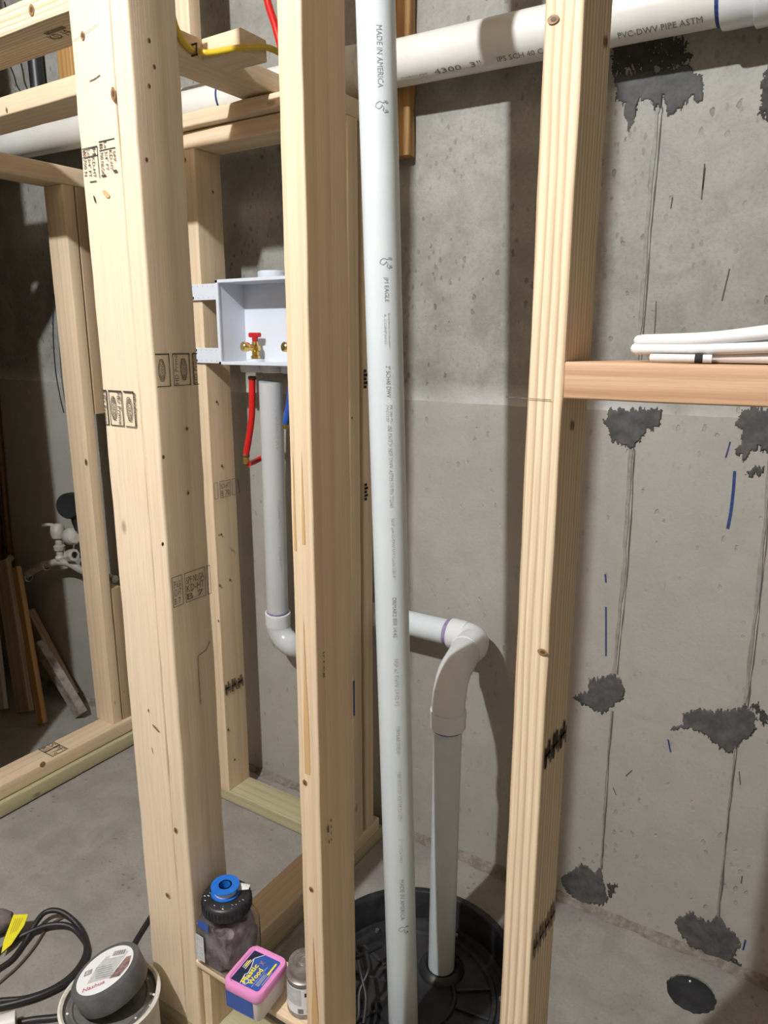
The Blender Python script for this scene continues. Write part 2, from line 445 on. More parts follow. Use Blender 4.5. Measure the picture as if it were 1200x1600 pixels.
wall = struct(box('wall_back', (-4.2, YW, -.1), (2.6, YW+.2, CEIL), WALLM, bev=0))
struct(box('wall_left', (-4.4, -3.2, -.1), (-4.2, YW+.2, CEIL), DRYWALL, bev=0))
struct(box('wall_right', (2.6, -3.2, -.1), (2.8, YW+.2, CEIL), DRYWALL, bev=0))
struct(box('wall_front', (-4.4, -3.4, -.1), (2.8, -3.2, CEIL), DRYWALL, bev=0))
struct(box('ceiling', (-4.4, -3.4, CEIL), (2.8, YW+.2, CEIL+.1), CEILM, bev=0))

# seams, mortar patches, crayon marks on the back wall
def seam(pts, wd=.015, th=.0024, seed=0):
    r = random.Random(seed); W = [pY(x, y, YW) for x, y in pts]; P = []
    for a, b in zip(W, W[1:]):
        n = max(2, int((b-a).length/.03))
        P += [a.lerp(b, i/n) for i in range(n)]
    P.append(W[-1]); bm = bmesh.new(); rows = []
    for p in P:
        x = p.x+r.uniform(-.0012, .0012); h = wd*r.uniform(.55, 1.1)/2
        rows.append([bm.verts.new((x-h, YW+.002, p.z)), bm.verts.new((x-h*.3, YW-th*r.uniform(.4, 1), p.z)), bm.verts.new((x+h*.5, YW-th*r.uniform(.6, 1.1), p.z)), bm.verts.new((x+h, YW+.002, p.z))])
    for a, b in zip(rows, rows[1:]):
        for k in range(3): bm.faces.new((a[k], a[k+1], b[k+1], b[k]))
    fin('form_seam', bm, SEAM, wall)
    bm = bmesh.new(); rows = []
    for p in P:
        x = p.x+wd*.55+r.uniform(-.001, .001); h = r.uniform(.0003, .0017)
        rows.append([bm.verts.new((x-h, YW-.0012, p.z)), bm.verts.new((x+h, YW-.0012, p.z))])
    for a, b in zip(rows, rows[1:]): bm.faces.new((a[0], a[1], b[1], b[0]))
    fin('seam_crack', bm, SEAMD, wall)
seam([(1028, 168), (1027, 180), (1008, 390), (996, 560), (993, 600)], seed=1)
seam([(986, 702), (974, 900), (959, 1052)], seed=6)
seam([(955, 1110), (948, 1200), (940, 1330), (938, 1356)], .007, seed=2)
seam([(1214, 560), (1196, 800), (1180, 960), (1163, 1105)], .012, seed=3)
seam([(1150, 1160), (1135, 1290), (1121, 1430)], .006, seed=4)
seam([(1024, 470), (1021, 535)], .003, .001, seed=5)
PATCH = [
 ([(958, 118), (985, 112), (1030, 108), (1072, 100), (1085, 106), (1084, 118), (1098, 122), (1100, 140), (1098, 160), (1090, 162), (1080, 150), (1066, 168), (1048, 178), (1042, 172), (1036, 152), (1030, 170), (1022, 168), (1016, 158), (1000, 156), (996, 166), (990, 196), (980, 202), (975, 165), (962, 150)], 11),
 ([(955, 82), (980, 60), (1045, 50), (1070, 66), (1082, 92), (1072, 100), (1030, 108), (985, 112), (958, 118)], 12),
 ([(950, 638), (1034, 640), (1034, 660), (1020, 672), (1006, 676), (1000, 690), (990, 702), (978, 700), (966, 694), (952, 682), (949, 668), (941, 658), (950, 652)], 13),
 ([(1160, 638), (1230, 640), (1240, 715), (1215, 712), (1195, 708), (1178, 700), (1170, 716), (1160, 720), (1150, 706), (1148, 698), (1160, 692), (1158, 670), (1152, 660)], 14),
 ([(919, 1060), (945, 1058), (957, 1051), (968, 1058), (975, 1075), (975, 1092), (962, 1100), (952, 1108), (943, 1116), (928, 1108), (912, 1100), (897, 1090), (908, 1082), (921, 1080)], 15),
 ([(1066, 1116), (1085, 1108), (1110, 1110), (1130, 1110), (1158, 1104), (1164, 1096), (1180, 1118), (1183, 1140), (1172, 1152), (1160, 1158), (1150, 1172), (1138, 1176), (1122, 1168), (1112, 1154), (1090, 1142), (1078, 1138), (1048, 1142), (1052, 1134), (1072, 1132)], 16),
 ([(1170, 1102), (1182, 1100), (1196, 1112), (1202, 1126), (1192, 1130)], 17),
 ([(876, 1370), (892, 1362), (906, 1350), (916, 1352), (930, 1364), (938, 1352), (942, 1372), (948, 1390), (952, 1404), (942, 1414), (928, 1412), (908, 1412), (894, 1402), (884, 1390)], 18),
 ([(948, 1378), (964, 1380), (960, 1396), (950, 1402)], 19),
 ([(1054, 1440), (1066, 1432), (1080, 1424), (1096, 1434), (1112, 1440), (1120, 1428), (1132, 1446), (1150, 1458), (1158, 1474), (1148, 1492), (1140, 1502), (1120, 1504), (1108, 1502), (1098, 1484), (1078, 1478), (1066, 1464)], 20),
 ([(1118, 1504), (1146, 1498), (1158, 1510), (1156, 1518), (1132, 1512)], 21),
 ([(1192, 110), (1240, 60), (1245, 220), (1205, 205), (1188, 170)], 22),
 ([(1166, 738), (1180, 728), (1196, 732), (1192, 742), (1178, 744)], 23)]
def inside(P, x, z):
    c = False; n = len(P)
    for i in range(n):
        (x1, z1), (x2, z2) = P[i], P[(i+1) % n]
        if (z1 > z) != (z2 > z) and x < (x2-x1)*(z-z1)/(z2-z1)+x1: c = not c
    return c
def patch(outl, sd, dark):
    """trowelled mortar: a relief grid whose rim frays into brush-like fringes"""
    P = [(p.x, p.z) for p in (pY(x, y, YW) for x, y in outl)]; d = .0021
    x0, x1 = min(p[0] for p in P)-.012, max(p[0] for p in P)+.012; z0, z1 = min(p[1] for p in P)-.014, max(p[1] for p in P)+.014
    nx, nz = int((x1-x0)/d)+1, int((z1-z0)/d)+1; cell = set()
    for i in range(nx):
        for k in range(nz):
            x, z = x0+(i+.5)*d, z0+(k+.5)*d
            a = noise.noise((x*60, z*60, sd)); b = noise.noise((x*240, z*55, sd+7.3)); e = noise.noise((x*300, z*300, sd+2.2))
            am = 1.5 if dark else 1.0
            if inside(P, x+(a*.005+e*.0024)*am, z+(a*.004+b*.0095)*am) and not (dark and e < -.52): cell.add((i, k))
    bm = bmesh.new(); V = {}
    def vert(i, k):
        if (i, k) not in V:
            full = all((i-a, k-b) in cell for a in (0, 1) for b in (0, 1))
            x, z = x0+i*d, z0+k*d
            h = (.0020+.0022*(noise.noise((x*38, z*38, sd))+.35)+.0007*noise.noise((x*150, z*90, sd))) if full else .0006
            V[(i, k)] = bm.verts.new((x, YW-max(.0006, h)*(.6 if dark else 1), z))
        return V[(i, k)]
    for i, k in cell: bm.faces.new((vert(i, k), vert(i+1, k), vert(i+1, k+1), vert(i, k+1)))
    return fin('mortar_patch', bm, MORTARD if dark else MORTAR, wall, True)
for outl, sd in PATCH: patch(outl, sd, sd in (12, 17, 19, 21, 22))
CRAY = [[(1148, 736), (1146, 765), (1142, 800), (1137, 826)], [(1141, 690), (1134, 715)], [(946, 897), (947, 910)], [(947, 948), (947, 985), (947, 1025)], [(1044, 1155), (1048, 1175)], [(1165, 1468), (1161, 1484)]]
for k, ln in enumerate(CRAY):
    W = [pY(x, y, YW) for x, y in ln]
    pr = Print(lambda u, v: Vector((u, YW-.0012, v)))
    pr.line([(p.x, p.z) for p in W], .0055 if k == 0 else .0034 if k > 1 else .0025).done('crayon_mark', BLUEINK, wall)
for ln in ([(1101, 256), (1099, 280), (1096, 312)], [(1102, 262), (1098, 296)], [(1051, 308), (1048, 326)], [(988, 1203), (978, 1212)], [(1155, 1205), (1157, 1226)], [(1160, 1368), (1158, 1380)], [(425, 1000), (429, 1012)], [(1140, 420), (1128, 470)], [(372, 750), (375, 770)], [(958, 1230), (963, 1242)]):
    W = [pY(x, y, YW) for x, y in ln]
    Print(lambda u, v: Vector((u, YW-.0012, v))).line([(p.x, p.z) for p in W], .0022).done('scrape_mark', SEAMD, wall)
# dirt that gathers along the foot of the wall: a ragged cove of crumbs and old mortar
bm = bmesh.new(); rows = []; dr = random.Random(9)
for i in range(150):
    x = -2.7+i*.02; wv = .012+.016*abs(noise.noise((x*5, 1.7, 0)))+dr.uniform(0, .006)
    if -.98 < x < -.45: wv += .006
    rows.append([bm.verts.new((x, YW-.001, .007+wv*.3+dr.uniform(0, .003))), bm.verts.new((x, YW-wv*.5, .005+dr.uniform(0, .002))), bm.verts.new((x, YW-wv, .0008))])
for a, b in zip(rows, rows[1:]):
    for k in range(2): bm.faces.new((a[k], a[k+1], b[k+1], b[k]))
fin('dirt_cove', bm, mottled('cove_dirt', (.15, .13, .105), (.25, .23, .20), .9, 50, .5), floor)['kind'] = 'stuff'

# ================================================================ framing
YF, YB = .752, .841                      # near stud wall
ZP = .076                                # top of the double bottom plate
board('bottom_plate', (-1.03, YF, .001), (.35, YB, .038), 'x', TREAT)
tag(bpy.data.objects['bottom_plate'], 'greenish treated bottom plate on the slab under the near studs', 'lumber')
o = board('bottom_plate', (-1.03, YF, .0385), (.35, YB, ZP), 'x', TREAT)
tag(o, 'upper bottom plate of the near wall, below the scrap shelf', 'lumber')

sA = board('wall_stud', (-1.026, YF+.001, ZP+.001), (-.937, YF+.039, CEIL-.005), 'z', PALE, r=.004, jit=.0016)
tag(sA, 'pale double stud at left, member turned flat with three ink stamps', 'stud')
sB = board('wall_stud', (-.9345, YF-.001, ZP+.001), (-.897, YB, CEIL-.005), 'z', PALE, r=.005, jit=.0013)
tag(sB, 'second member of the left stud pair, its side facing the jar', 'stud')
sC = board('wall_stud', (-.637, YF, ZP+.001), (-.599, YB, CEIL-.005), 'z', PINE, r=.003, jit=.0009)
tag(sC, 'middle near stud just left of the grey standing pipe', 'stud')
sD = board('wall_stud', (-.301, YF+.001, ZP+.001), (-.262, YB, CEIL-.005), 'z', RIDGE, r=.003, jit=.0008)
tag(sD, 'ridged right hand stud with the reddish block nailed to it', 'stud')
blk = board('blocking', (-.2605, YF, 1.288), (.33, YB, 1.326), 'x', ORANGE, r=.003, jit=.0009)
tag(blk, 'reddish horizontal block on the right carrying the white cable', 'lumber')
HZ = 1.9175
hd = board('header_plate', (-2.6, .932, HZ), (-1.13, 1.037, HZ+.046), 'x', RIDGE, r=.003)
tag(hd, 'bright ridged header plate at top left meeting the stud pair', 'lumber')
struct(box('wall_near', (-4.2, YF, .0), (-1.935, YB, CEIL), DRYWALL, bev=0))
# knots and ink on the near studs
for x, y, ru, rv in ((130, 56, .004, .006), (178, 147, .005, .009), (275, 1297, .004, .006), (262, 1398, .004, .005), (195, 1080, .002, .003)): knotY(sA if x < 165 or x == 195 else sB, x, y, YF-.001 if x > 165 and x != 195 else YF+.001, ru, rv)
for x, y in ((232, 64), (240, 105), (232, 135), (254, 714), (253, 850), (291, 670), (293, 770), (228, 250)): knotX(sB, x, y, -.897, .0025, .0035)
for x, y in ((477, 1222), (487, 1389)): knotY(sC, x, y, YF, .004, .005)
for x, y, in ((865, 31), (848, 1018)): knotY(sD, x, y, YF+.001, .006, .004)
for x, y in ((945, 66), (893, 665)): knotX(sD, x, y, -.262, .004, .006)
knotY(hd, 50, 16, .932, .008, .010)
for x, y, ru, rv, m_, tilt in ((166, 303, .0085, .004, SAP, -.6), (148, 311, .0014, .006, CHAR, .3), (244, 1138, .0105, .0028, KNOT, -.5), (180, 1098, .0015, .0045, KNOT, 0), (232, 1110, .0016, .0035, KNOT, 0), (238, 1172, .0014, .006, SAP, .2)):
    p = pY(x, y, YF); f_ = fY(p.x, YF+.001, p.z)
    Print(f_).poly([(ru*math.cos(a)*math.cos(tilt)-rv*math.sin(a)*math.sin(tilt), ru*math.cos(a)*math.sin(tilt)+rv*math.sin(a)*math.cos(tilt)) for a in [k*math.pi/7 for k in range(14)]]).done('resin_streak' if m_ is SAP else 'dark_fleck', m_, sA)
# resin streaks on the middle stud: long pointed flame shapes
def flame(par, x, y0, y1, wpx):
    a, b = pY(x, y0, YF), pY(x+3, y1, YF); L = a.z-b.z; wd = wpx/1140*.9
    f = fY(b.x, YF, b.z, .0007)
    Print(f).poly([(-wd*.5, 0), (wd*.5, 0), (wd*.45, L*.35), (wd*.22, L*.6), (wd*.10, L*.85), (0, L), (-wd*.08, L*.8), (-wd*.25, L*.55), (-wd*.5, L*.3)]).done('resin_streak', SAP, par)
flame(sC, 478, 960, 1210, 13); flame(sC, 459, 690, 860, 5); flame(sC, 472, 700, 850, 6); flame(sC, 491, 1462, 1640, 18)
# pencil line and blue crayon
p = pY(828, 622, YF); Print(fY(p.x, YF+.001, p.z)).line([(-.028, .000), (.024, -.001)], .0008).done('pencil_line', INKF, sD)
p = pX(552, 1118, -.599); q = pX(550, 1064, -.599); Print(fX(-.599, p.y-.0025, p.z)).rect(0, 0, .0045, q.z-p.z).done('crayon_mark', BLUEINK, sC)
pp = pX(503, 1050, -.599); Print(fX(-.599, pp.y, pp.z)).text('irreg', 0, -.01, .006, .03, 1).done('ink_stamp', INKB, sC)
pp = pX(512, 1300, -.599); Print(fX(-.599, pp.y, pp.z)).rect(-.002, 0, .001, .012).rect(.0, -.02, .002, -.015).text('....', .006, -.02, .008, .02, 1).done('ink_stamp', INKB, sC)
p = pY(127, 54, YF); Print(fY(p.x, YF+.001, p.z)).line([(-.02, -.005), (.04, .006)], .0006).done('pencil_line', INKF, sA)
p = pY(140, 127, YF); Print(fY(p.x, YF+.001, p.z)).line([(0, 0), (.012, .001), (.025, .004)], .0016).done('pencil_line', INKF, sA)
# grade stamps on the flat member
def stamp_grade(par, f, w, h, ink):
    """two panels of small lettering with a rule above each, reading downwards"""
    s = Print(f); c = w/2
    for k in (0, 1):
        a, b, o_ = k*c+.001, (k+1)*c-.003, .005*k
        s.rect(a, h+o_-.0016, b, h+o_).rect(a, h*.72+o_, b, h*.72+o_+.0014)
        if k == 0: s.rect(b-.0012, .004, b, h).rect(a+.012, 0, b-.008, .0014)
        else: s.rect(a, o_, a+.011, o_+.002).rect(b-.008, o_+.003, b, o_+.006)
        s.text('B', a+.001, h*.77+o_, a+.008, h*.92+o_, 1).text('Le', a+.011, h*.77+o_, a+.018, h*.95+o_, 1)
        if k == 0: s.text('M', a+.023, h*.77+o_, a+.031, h*.95+o_, 1)
        s.text('700 NLGA' if k else '700 N', a+.001, o_+h*(.04 if k else .2), a+.008, h*.69+o_, 1)
        s.text('3/4" FT', a+.0115, o_+h*.15, a+.018, h*.69+o_, 1)
        s.text('KD-HT', a+.0215, o_+h*.12, a+.028, h*.69+o_, 1)
        if k: s.text('SPF', a+.030, o_+h*.35, a+.0355, h*.66+o_, 1)
    return s.done('ink_stamp', ink, par)
p0 = pY(129, 284, YF); p1 = pY(122, 234, YF); stamp_grade(sA, fY(-1.022, YF+.001, p0.z-.003), .080, p1.z-p0.z+.003, INK)
def stamp_mill(par, f, h, ink, panels, t):
    """ruled panels with a hexagon emblem and a word reading along the board: (u0, u1, hex centre, word u0, word u1)"""
    s = Print(f)
    for u0, u1, hx, w0, w1 in panels:
        s.rect(u0, h-.0022, u1, h).rect(u0, 0, u1, .0014)
        if u1-u0 > .03: s.rect(u0, 0, u0+.0013, h).rect(u1-.0018, 0, u1, h)
        elif u0 > .05: s.rect(u0, 0, u0+.0022, h)
        else: s.rect(u1-.002, 0, u1, h)
        if hx is not None:
            hw = .0062
            L_ = [(hx-hw, h*.38), (hx-hw, h*.62), (hx-hw*.45, h*.82), (hx+hw*.45, h*.82), (hx+hw, h*.62), (hx+hw, h*.38), (hx+hw*.45, h*.18), (hx-hw*.45, h*.18)]
            s.line(L_+[L_[0]], .0013); s.line([(hx+(a-hx)*.66, h*.5+(b-h*.5)*.86) for a, b in L_+[L_[0]]], .0009)
            s.text('IRVING', hx-hw*.42, h*.25, hx+hw*.42, h*.75, t)
        if w0 is not None: s.text('HD Prime', w0, h*.05, w1, h*.95, t)
    return s.done('ink_stamp', ink, par)
p0 = pY(190, 668, YF); p1 = pY(182, 610, YF); stamp_mill(sA, fY(-1.022, YF+.001, p0.z+.002), p1.z-p0.z-.002, INK, ((-.001, .009, None, -.001, .005), (.013, .046, .0235, .0335, .0415), (.050, .075, .0615, .0735, .0785)), 1)
p0 = pX(262, 600, -.897); p1 = pX(262, 548, -.897); stamp_mill(sB, fX(-.897, YF+.003, p0.z-.004), p1.z-p0.z, INKB, ((0, .027, .011, None, 0), (.033, .068, .0545, .0360, .0430), (.0735, .084, None, .0755, .0820)), -1)
p0 = pX(290, 940, -.897); p1 = pX(290, 893, -.897); h = p1.z-p0.z
s = Print(fX(-.897, YF+.004, p0.z-.002))
for a, b in ((.0, .022), (.027, .072), (.076, .084)):
    s.frame(a, 0, b, h, .001)
    if b-a > .01: s.text('KD-HT', a+.003, h*.34, b-.003, h*.58, -1 if 0 else 0).text('SPF NLGA', a+.003, h*.62, b-.003, h*.85).text('B 7', a+.003, h*.08, b-.006, h*.28)
s.done('ink_stamp', INKB, sB)
p = pX(308, 1025, -.897); Print(fX(-.897, p.y, p.z)).line([(-.0005, -.09), (0, 0), (.02, .004), (.03, .018)], .0012).done('crack', INKB, sB)
def block_letters(par, f, h, w, ink, n=3):
    s = Print(f)
    for k in range(n):
        a = w*k/n
        s.rect(a, 0, a+w/n*.3, h*(.8+.2*(k % 2))).rect(a+w/n*.4, h*.25, a+w/n*.62, h).rect(a+w/n*.7, 0, a+w/n*.84, h*.7).rect(a, h*.42, a+w/n*.7, h*.56)
    return s.done('ink_stamp', ink, par)
p0 = pX(849, 1200, -.262); block_letters(sD, fX(-.262, p0.y-.001, p0.z-.002), .034, .080, CHAR, 3)
p0 = pX(832, 1498, -.262); block_letters(sD, fX(-.262, p0.y-.001, p0.z), .034, .082, INKF, 4)
p0 = pZ(78, 52, HZ); s = Print(lambda u, v: Vector((p0.x-.02+u, p0.y+.01-v, HZ-.0008)))
s.text('KD 19', 0, -.015, .06, .005).rect(.01, .008, .07, .018).done('ink_stamp', INKB, hd)

# ---- partition running back to the wall (left of the standing pipe)
XR = -.957
o = board('bottom_plate', (XR-.089, YB+.005, .001), (XR, 1.48, .038), 'y', TREAT); tag(o, 'treated plate on the slab under the partition running back to the wall', 'lumber')
o = board('bottom_plate', (XR-.089, YB+.005, .0385), (XR, 1.46, ZP), 'y', PINE); tag(o, 'tan upper plate of the partition behind the jar', 'lumber')
sP = board('wall_stud', (XR-.089, 1.345, ZP+.001), (XR, 1.383, 1.797), 'z', PINE, r=.003); tag(sP, 'nearer of two partition studs seen edge on behind the middle stud', 'stud')
sQ = board('wall_stud', (XR-.089, 1.3975, ZP+.001), (XR-.001, 1.4350, 1.797), 'z', PINE, r=.003); tag(sQ, 'farther of two partition studs, black stamp marks on its edge', 'stud')
o = board('top_plate', (XR-.089, 1.285, 1.798), (XR, 1.475, 1.836), 'y', PINE); tag(o, 'plate on top of the partition studs below the big drain pipe', 'lumber')
for y0, y1 in ((576, 607), (755, 783)):
    a, b = pX(566, y0, XR), pX(567, y1, XR)
    s = Print(fX(XR, 1.396, b.z)); n = 5; H = a.z-b.z
    for k in range(n): s.rect(.001, H*k/n, .012+.004*(k % 2), H*(k+.75)/n)
    s.done('ink_stamp', CHAR, sQ)
s = Print(fY(XR-.02, 1.345, 1.70)); s.rect(.006, -.02, .014, .02).rect(.004, -.055, .010, -.03).done('ink_stamp', CHAR, sP)
knotX(sP, 549, 653, XR, .003, .003)

# ---- stud wall that carries the laundry box
o = board('bottom_plate', (-1.80, 1.365, .001), (XR-.0895, 1.454, .038), 'x', TREAT, r=.004); tag(o, 'greenish treated plate on the slab below the laundry box', 'lumber')
sE = board('wall_stud', (-1.466, 1.365, .039), (-1.428, 1.454, 1.797), 'z', PINE, r=.003); tag(sE, 'stud carrying the white laundry box by its tabs', 'stud')
o = board('top_plate', (-1.80, 1.365, 1.798), (XR-.0895, 1.454, 1.836), 'x', PINE); tag(o, 'lower of the two plates above the laundry box', 'lumber')
uP = board('top_plate', (-1.80, 1.345, 1.838), (-1.066, 1.434, 1.871), 'x', PINE, r=.005, jit=.002); tag(uP, 'upper plate above the laundry box, set slightly forward', 'lumber')
for x, y in ((290, 250), ): knotY(sE, x, y, 1.365, .004, .005)
for x, y in ((311, 666), (345, 836), (344, 970)): knotY(sE, x-2, y, 1.365, .003, .004)
for x, y in ((338, 628), (346, 728), (345, 835), (343, 915), (359, 906), (356, 1140), (366, 1187), (332, 300)): knotX(sE, x, y, -1.428, .0035, .004)
def faint_stamp(par, x, y0, y1, X, cells):
    a, b = pX(x, y0, X), pX(x, y1, X); H = a.z-b.z; s = Print(fX(X, 1.369, b.z))
    for u0, u1 in cells:
        s.frame(u0, 0, u1, H, .0012)
        if u1-u0 > .02: s.text('KD-HT', u0+.003, H*.55, u1-.003, H*.85).text('B 70', u0+.004, H*.1, u1-.004, H*.42)
    s.done('ink_stamp', INKB, par)
faint_stamp(sE, 345, 752, 778, -1.428, ((0, .014), (.022, .062), (.068, .082)))
p0 = pX(346, 1090, -1.428); block_letters(sE, fX(-1.428, 1.37, p0.z), .040, .078, INKB, 3)

# ---- notched panel over the closet, post on it, short plate beyond the header
npan = board('overhead_board', (-1.262, .985, 1.877), (-1.162, 1.40, 1.917), 'y', PINE, r=.003)
tag(npan, 'board overhead in the closet with yellow cable stapled along it', 'lumber')
o = board('nailed_block', (-1.1615, 1.148, 1.877), (-1.062, 1.222, 1.917), 'x', PINE, r=.003); tag(o, 'short block nailed to the side of the overhead board', 'lumber')
o = board('short_post', (-1.503, 1.36, 1.972), (-1.414, 1.398, CEIL-.005), 'z', PINE); tag(o, 'upright post hanging down behind the overhead board', 'lumber')
o = board('cross_plate', (-2.6, 1.02, 1.8215), (-1.27, 1.108, 1.860), 'x', PINE, r=.004); tag(o, 'horizontal plate at upper left behind the header, above the white drain', 'lumber')
knotY(o, 11, 172, 1.02, .003, .006)

# ---- frame at far left
XL = -1.95
o = board('bottom_plate', (-2.015, .845, .004), (-1.926, 1.50, .048), 'y', TREAT); tag(o, 'treated plate under the far left opening sill', 'lumber')
sill = board('sill_plate', (-2.026, .93, .049), (-1.938, 1.50, .097), 'y', PINE, r=.006); tag(sill, 'pine sill of the far left opening, ink stamp on top', 'lumber')
s = Print(lambda u, v: Vector((-2.02+u, 1.135+v, .0982))); s.frame(0, 0, .076, .055, .004)
s.text('KD 19', .006, .006, .07, .024).text('SPF', .006, .03, .07, .05).rect(.03, .002, .036, .054).done('ink_stamp', INKF, sill)
p = pX(66, 1194, -1.938); Print(fX(-1.938, p.y, p.z)).ell(0, 0, .009, .009).done('knot', KNOT, sill)
sF = board('wall_stud', (-2.038, 1.36, .098), (XL, 1.399, 1.770), 'z', PINE, r=.005); tag(sF, 'jamb stud of the far left opening standing on the sill', 'stud')
knotY(sF, 135, 722, 1.36, .006, .011)
tpl = board('top_plate', (-2.038, .845, 1.771), (XL, 1.50, 1.820), 'y', PINE); tag(tpl, 'plate across the top of the far left opening', 'lumber')
o = board('short_block', (-2.038, 1.402, 1.125), (XL, 1.440, 1.770), 'z', DUSKY); tag(o, 'short upper block behind the far left jamb', 'lumber', 'blocks behind the far left jamb')
o = board('short_block', (-2.038, 1.402, .098), (XL, 1.440, .560), 'z', DUSKY); tag(o, 'short lower block behind the far left jamb', 'lumber', 'blocks behind the far left jamb')
# ---- rough cleat on the wall behind the drain
cl = board('wall_cleat', (-.965, 1.503, 1.745), (-.905, YW-.001, CEIL-.02), 'z', AMBER, r=.006, jit=.003); tag(cl, 'rough amber cleat fixed upright to the wall behind the big drain', 'lumber')
o = board('timber_block', (pY(90, 105, 1.47).x, 1.47, 1.985), (pY(112, 105, 1.47).x, YW-.001, 2.25), 'z', AMBER); tag(o, 'amber timber block on the wall seen between plates at upper left', 'lumber')

# ================================================================ pipes
def cyl(name, a, b, r, m, parent=None, sides=32): return tube(name, [a, Vector(a).lerp(Vector(b), .5), b], r, m, parent, sides)
def hub_bm(a, b, r, bm=None, lip=.0035):
    a, b = Vector(a), Vector(b); d = b-a
    return tube_bm([a, a+d*.02, a+d*.12, a+d*.5, b-d*.02, b], [r-lip*.6, r, r+.0006, r, r, r-lip*.6], 32, bm)
def arc(c, a0, a1, ra, e1, e2, n=14):
    c, e1, e2 = Vector(c), Vector(e1), Vector(e2)
    return [c+e1*ra*math.cos(a0+(a1-a0)*i/n)+e2*ra*math.sin(a0+(a1-a0)*i/n) for i in range(n+1)]

# --- leaning standing pipe
t_, b_ = pY(586.5, 0, 1.045), pY(630, 1590, 1.045)
dirp = (t_-b_).normalized()
zb = -.0685
P0 = b_+dirp*((zb-b_.z)/dirp.z); P1 = b_+dirp*((CEIL-.004-b_.z)/dirp.z)
RP = .0302
sp = empty('vent_pipe', P0, 'tall pale grey plastic pipe leaning upright in front of the sump lid', 'pipe')
cyl('pipe_body', P0, P1, RP, PVC, sp, 48)
side = dirp.cross(Vector((0, 0, 1)).cross(dirp)).normalized()
tocam = Vector((-P0.x, -P0.y, 0)).normalized(); e1 = (tocam-dirp*tocam.dot(dirp)).normalized(); e2 = dirp.cross(e1)   # e2: to the right seen from the camera
def pmap(phi0):
    def f(u, v):   # u arc length to the right, v height in world z
        a = phi0+u/RP; return P0+dirp*((v-P0.z)/dirp.z)+(e1*math.cos(a)+e2*math.sin(a))*(RP+.0005)
    return f
if (e2.dot(rt)) < 0: e2 = -e2
def zpx(x, y): return pY(x, y, 1.02).z
def ptext(body, x, y0, y1, h=.0085, m=PIPEINK, phi=R(10), du=0):
    Print(pmap(phi)).text(body, -h/2+du, zpx(x, y1), h/2+du, zpx(x, y0), 1).done('print', m, sp)
def bird(y0, y1, x, phi=R(10)):   # the small head outline printed after the words
    z1, z0 = zpx(x, y0), zpx(x, y1); h = z1-z0; w = .016
    q = [(.75, 1), (.9, .86), (.62, .80), (.3, .92), (.0, .75), (-.1, .5), (.2, .32), (.45, .45), (.55, .62), (.72, .4), (.6, .2), (.8, .02), (.98, .14), (.82, .24)]
    Print(pmap(phi)).line([((a-.45)*w, z0+b*h) for a, b in q], .0011).ell(.0085, z1-.002, .0022, .0022, 8).ell(.0085, z0+.003, .0022, .0022, 8).done('emblem', PIPEINK, sp)
ptext('MADE IN AMERICA', 594, 38, 137); bird(156, 176, 597); bird(402, 420, 603)
ptext('JM EAGLE', 605, 433, 472); ptext('A COMPANY', 606, 490, 540, .004, PIPEINK2, du=-.003); ptext('Building Essentials', 607, 490, 545, .004, PIPEINK2, du=.003)
ptext('2" SCH40 DWV', 609, 572, 622, .0075); ptext('PVC1120', 611, 634, 660, .004, PIPEINK2, du=-.003); ptext('PR 280 PSI', 611, 634, 662, .004, PIPEINK2, du=.003)
ptext('280 PSI/73F NSF DWV ASTM D1785 D2665', 613, 665, 795, .0068, PIPEINK2)
ptext('NSF pw-G-DW U.P.Code 280 P', 616, 812, 905, .007, PIPEINK2); ptext('DRMAR2 850 14:42', 619, 936, 998, .007, PIPEINK)
ptext('NSF 61 DWV 14:42 PS', 621, 1032, 1105, .0075, PIPEINK2); ptext('DRMAR20850', 624, 1138, 1180, .007, PIPEINK2)
ptext('280 PSI/73F ASTM D1785', 625, 1208, 1285, .0075, PIPEINK2); ptext('2" SCH40', 627, 1312, 1350, .0065, PIPEINK2)
ptext('MADE IN AMERICA', 630, 1378, 1440, .0085); bird(1450, 1462, 631)

# --- big horizontal drain along the wall
YD, RD = 1.455, .0445
zd = lambda x: 1.35+.560-(x+.785)*.018
bd = empty('drain_pipe', (-.8, YD, zd(-.8)), 'large cream white drain pipe running level along the wall near the top', 'pipe')
def dpt(x): return Vector((x, YD, zd(x)))
cyl('pipe_body', dpt(-2.9), dpt(-.25), RD, PVCC, bd, 48)
cyl('pipe_body', dpt(-.24), dpt(1.2), RD, PVCC, bd, 48)
XC = pY(1122, 28, 1.42).x
fin('coupling', hub_bm(dpt(XC), dpt(XC+.075), RD+.007), FIT, bd, True)
fin('coupling', hub_bm(dpt(-1.05), dpt(-.985), RD+.007), PVCC, bd, True)
fin('coupling_rim', hub_bm(dpt(XC+.052), dpt(XC+.075), RD+.012), FIT, bd, True)
for x in (XC-.007, pY(857, 14, 1.42).x, pY(340, 150, 1.42).x): fin('primer_band', tube_bm([dpt(x), dpt(x+.006)], RD+.0006, 40), BLUEINK, bd, True)
def dmap(u, v):   # u = world x, v = arc from the lower front quarter
    a = R(58)-v/RD; return Vector((u, YD-math.cos(a)*(RD+.0006), zd(u)-math.sin(a)*(RD+.0006)))
def dx(x, y): return pY(x, y, 1.42).x
for body, xa, xb, y, hh in (('charlotte pipe', 622, 663, 122, .006), ('4300  3"', 674, 747, 108, .012), ('IPS SCH 40 CORE', 773, 870, 92, .011), ('PVC-DWV PIPE ASTM', 963, 1094, 47, .012)):
    Print(dmap).text(body, dx(xa, y), -hh/2, dx(xb, y), hh/2).done('print', PRINTD, bd)
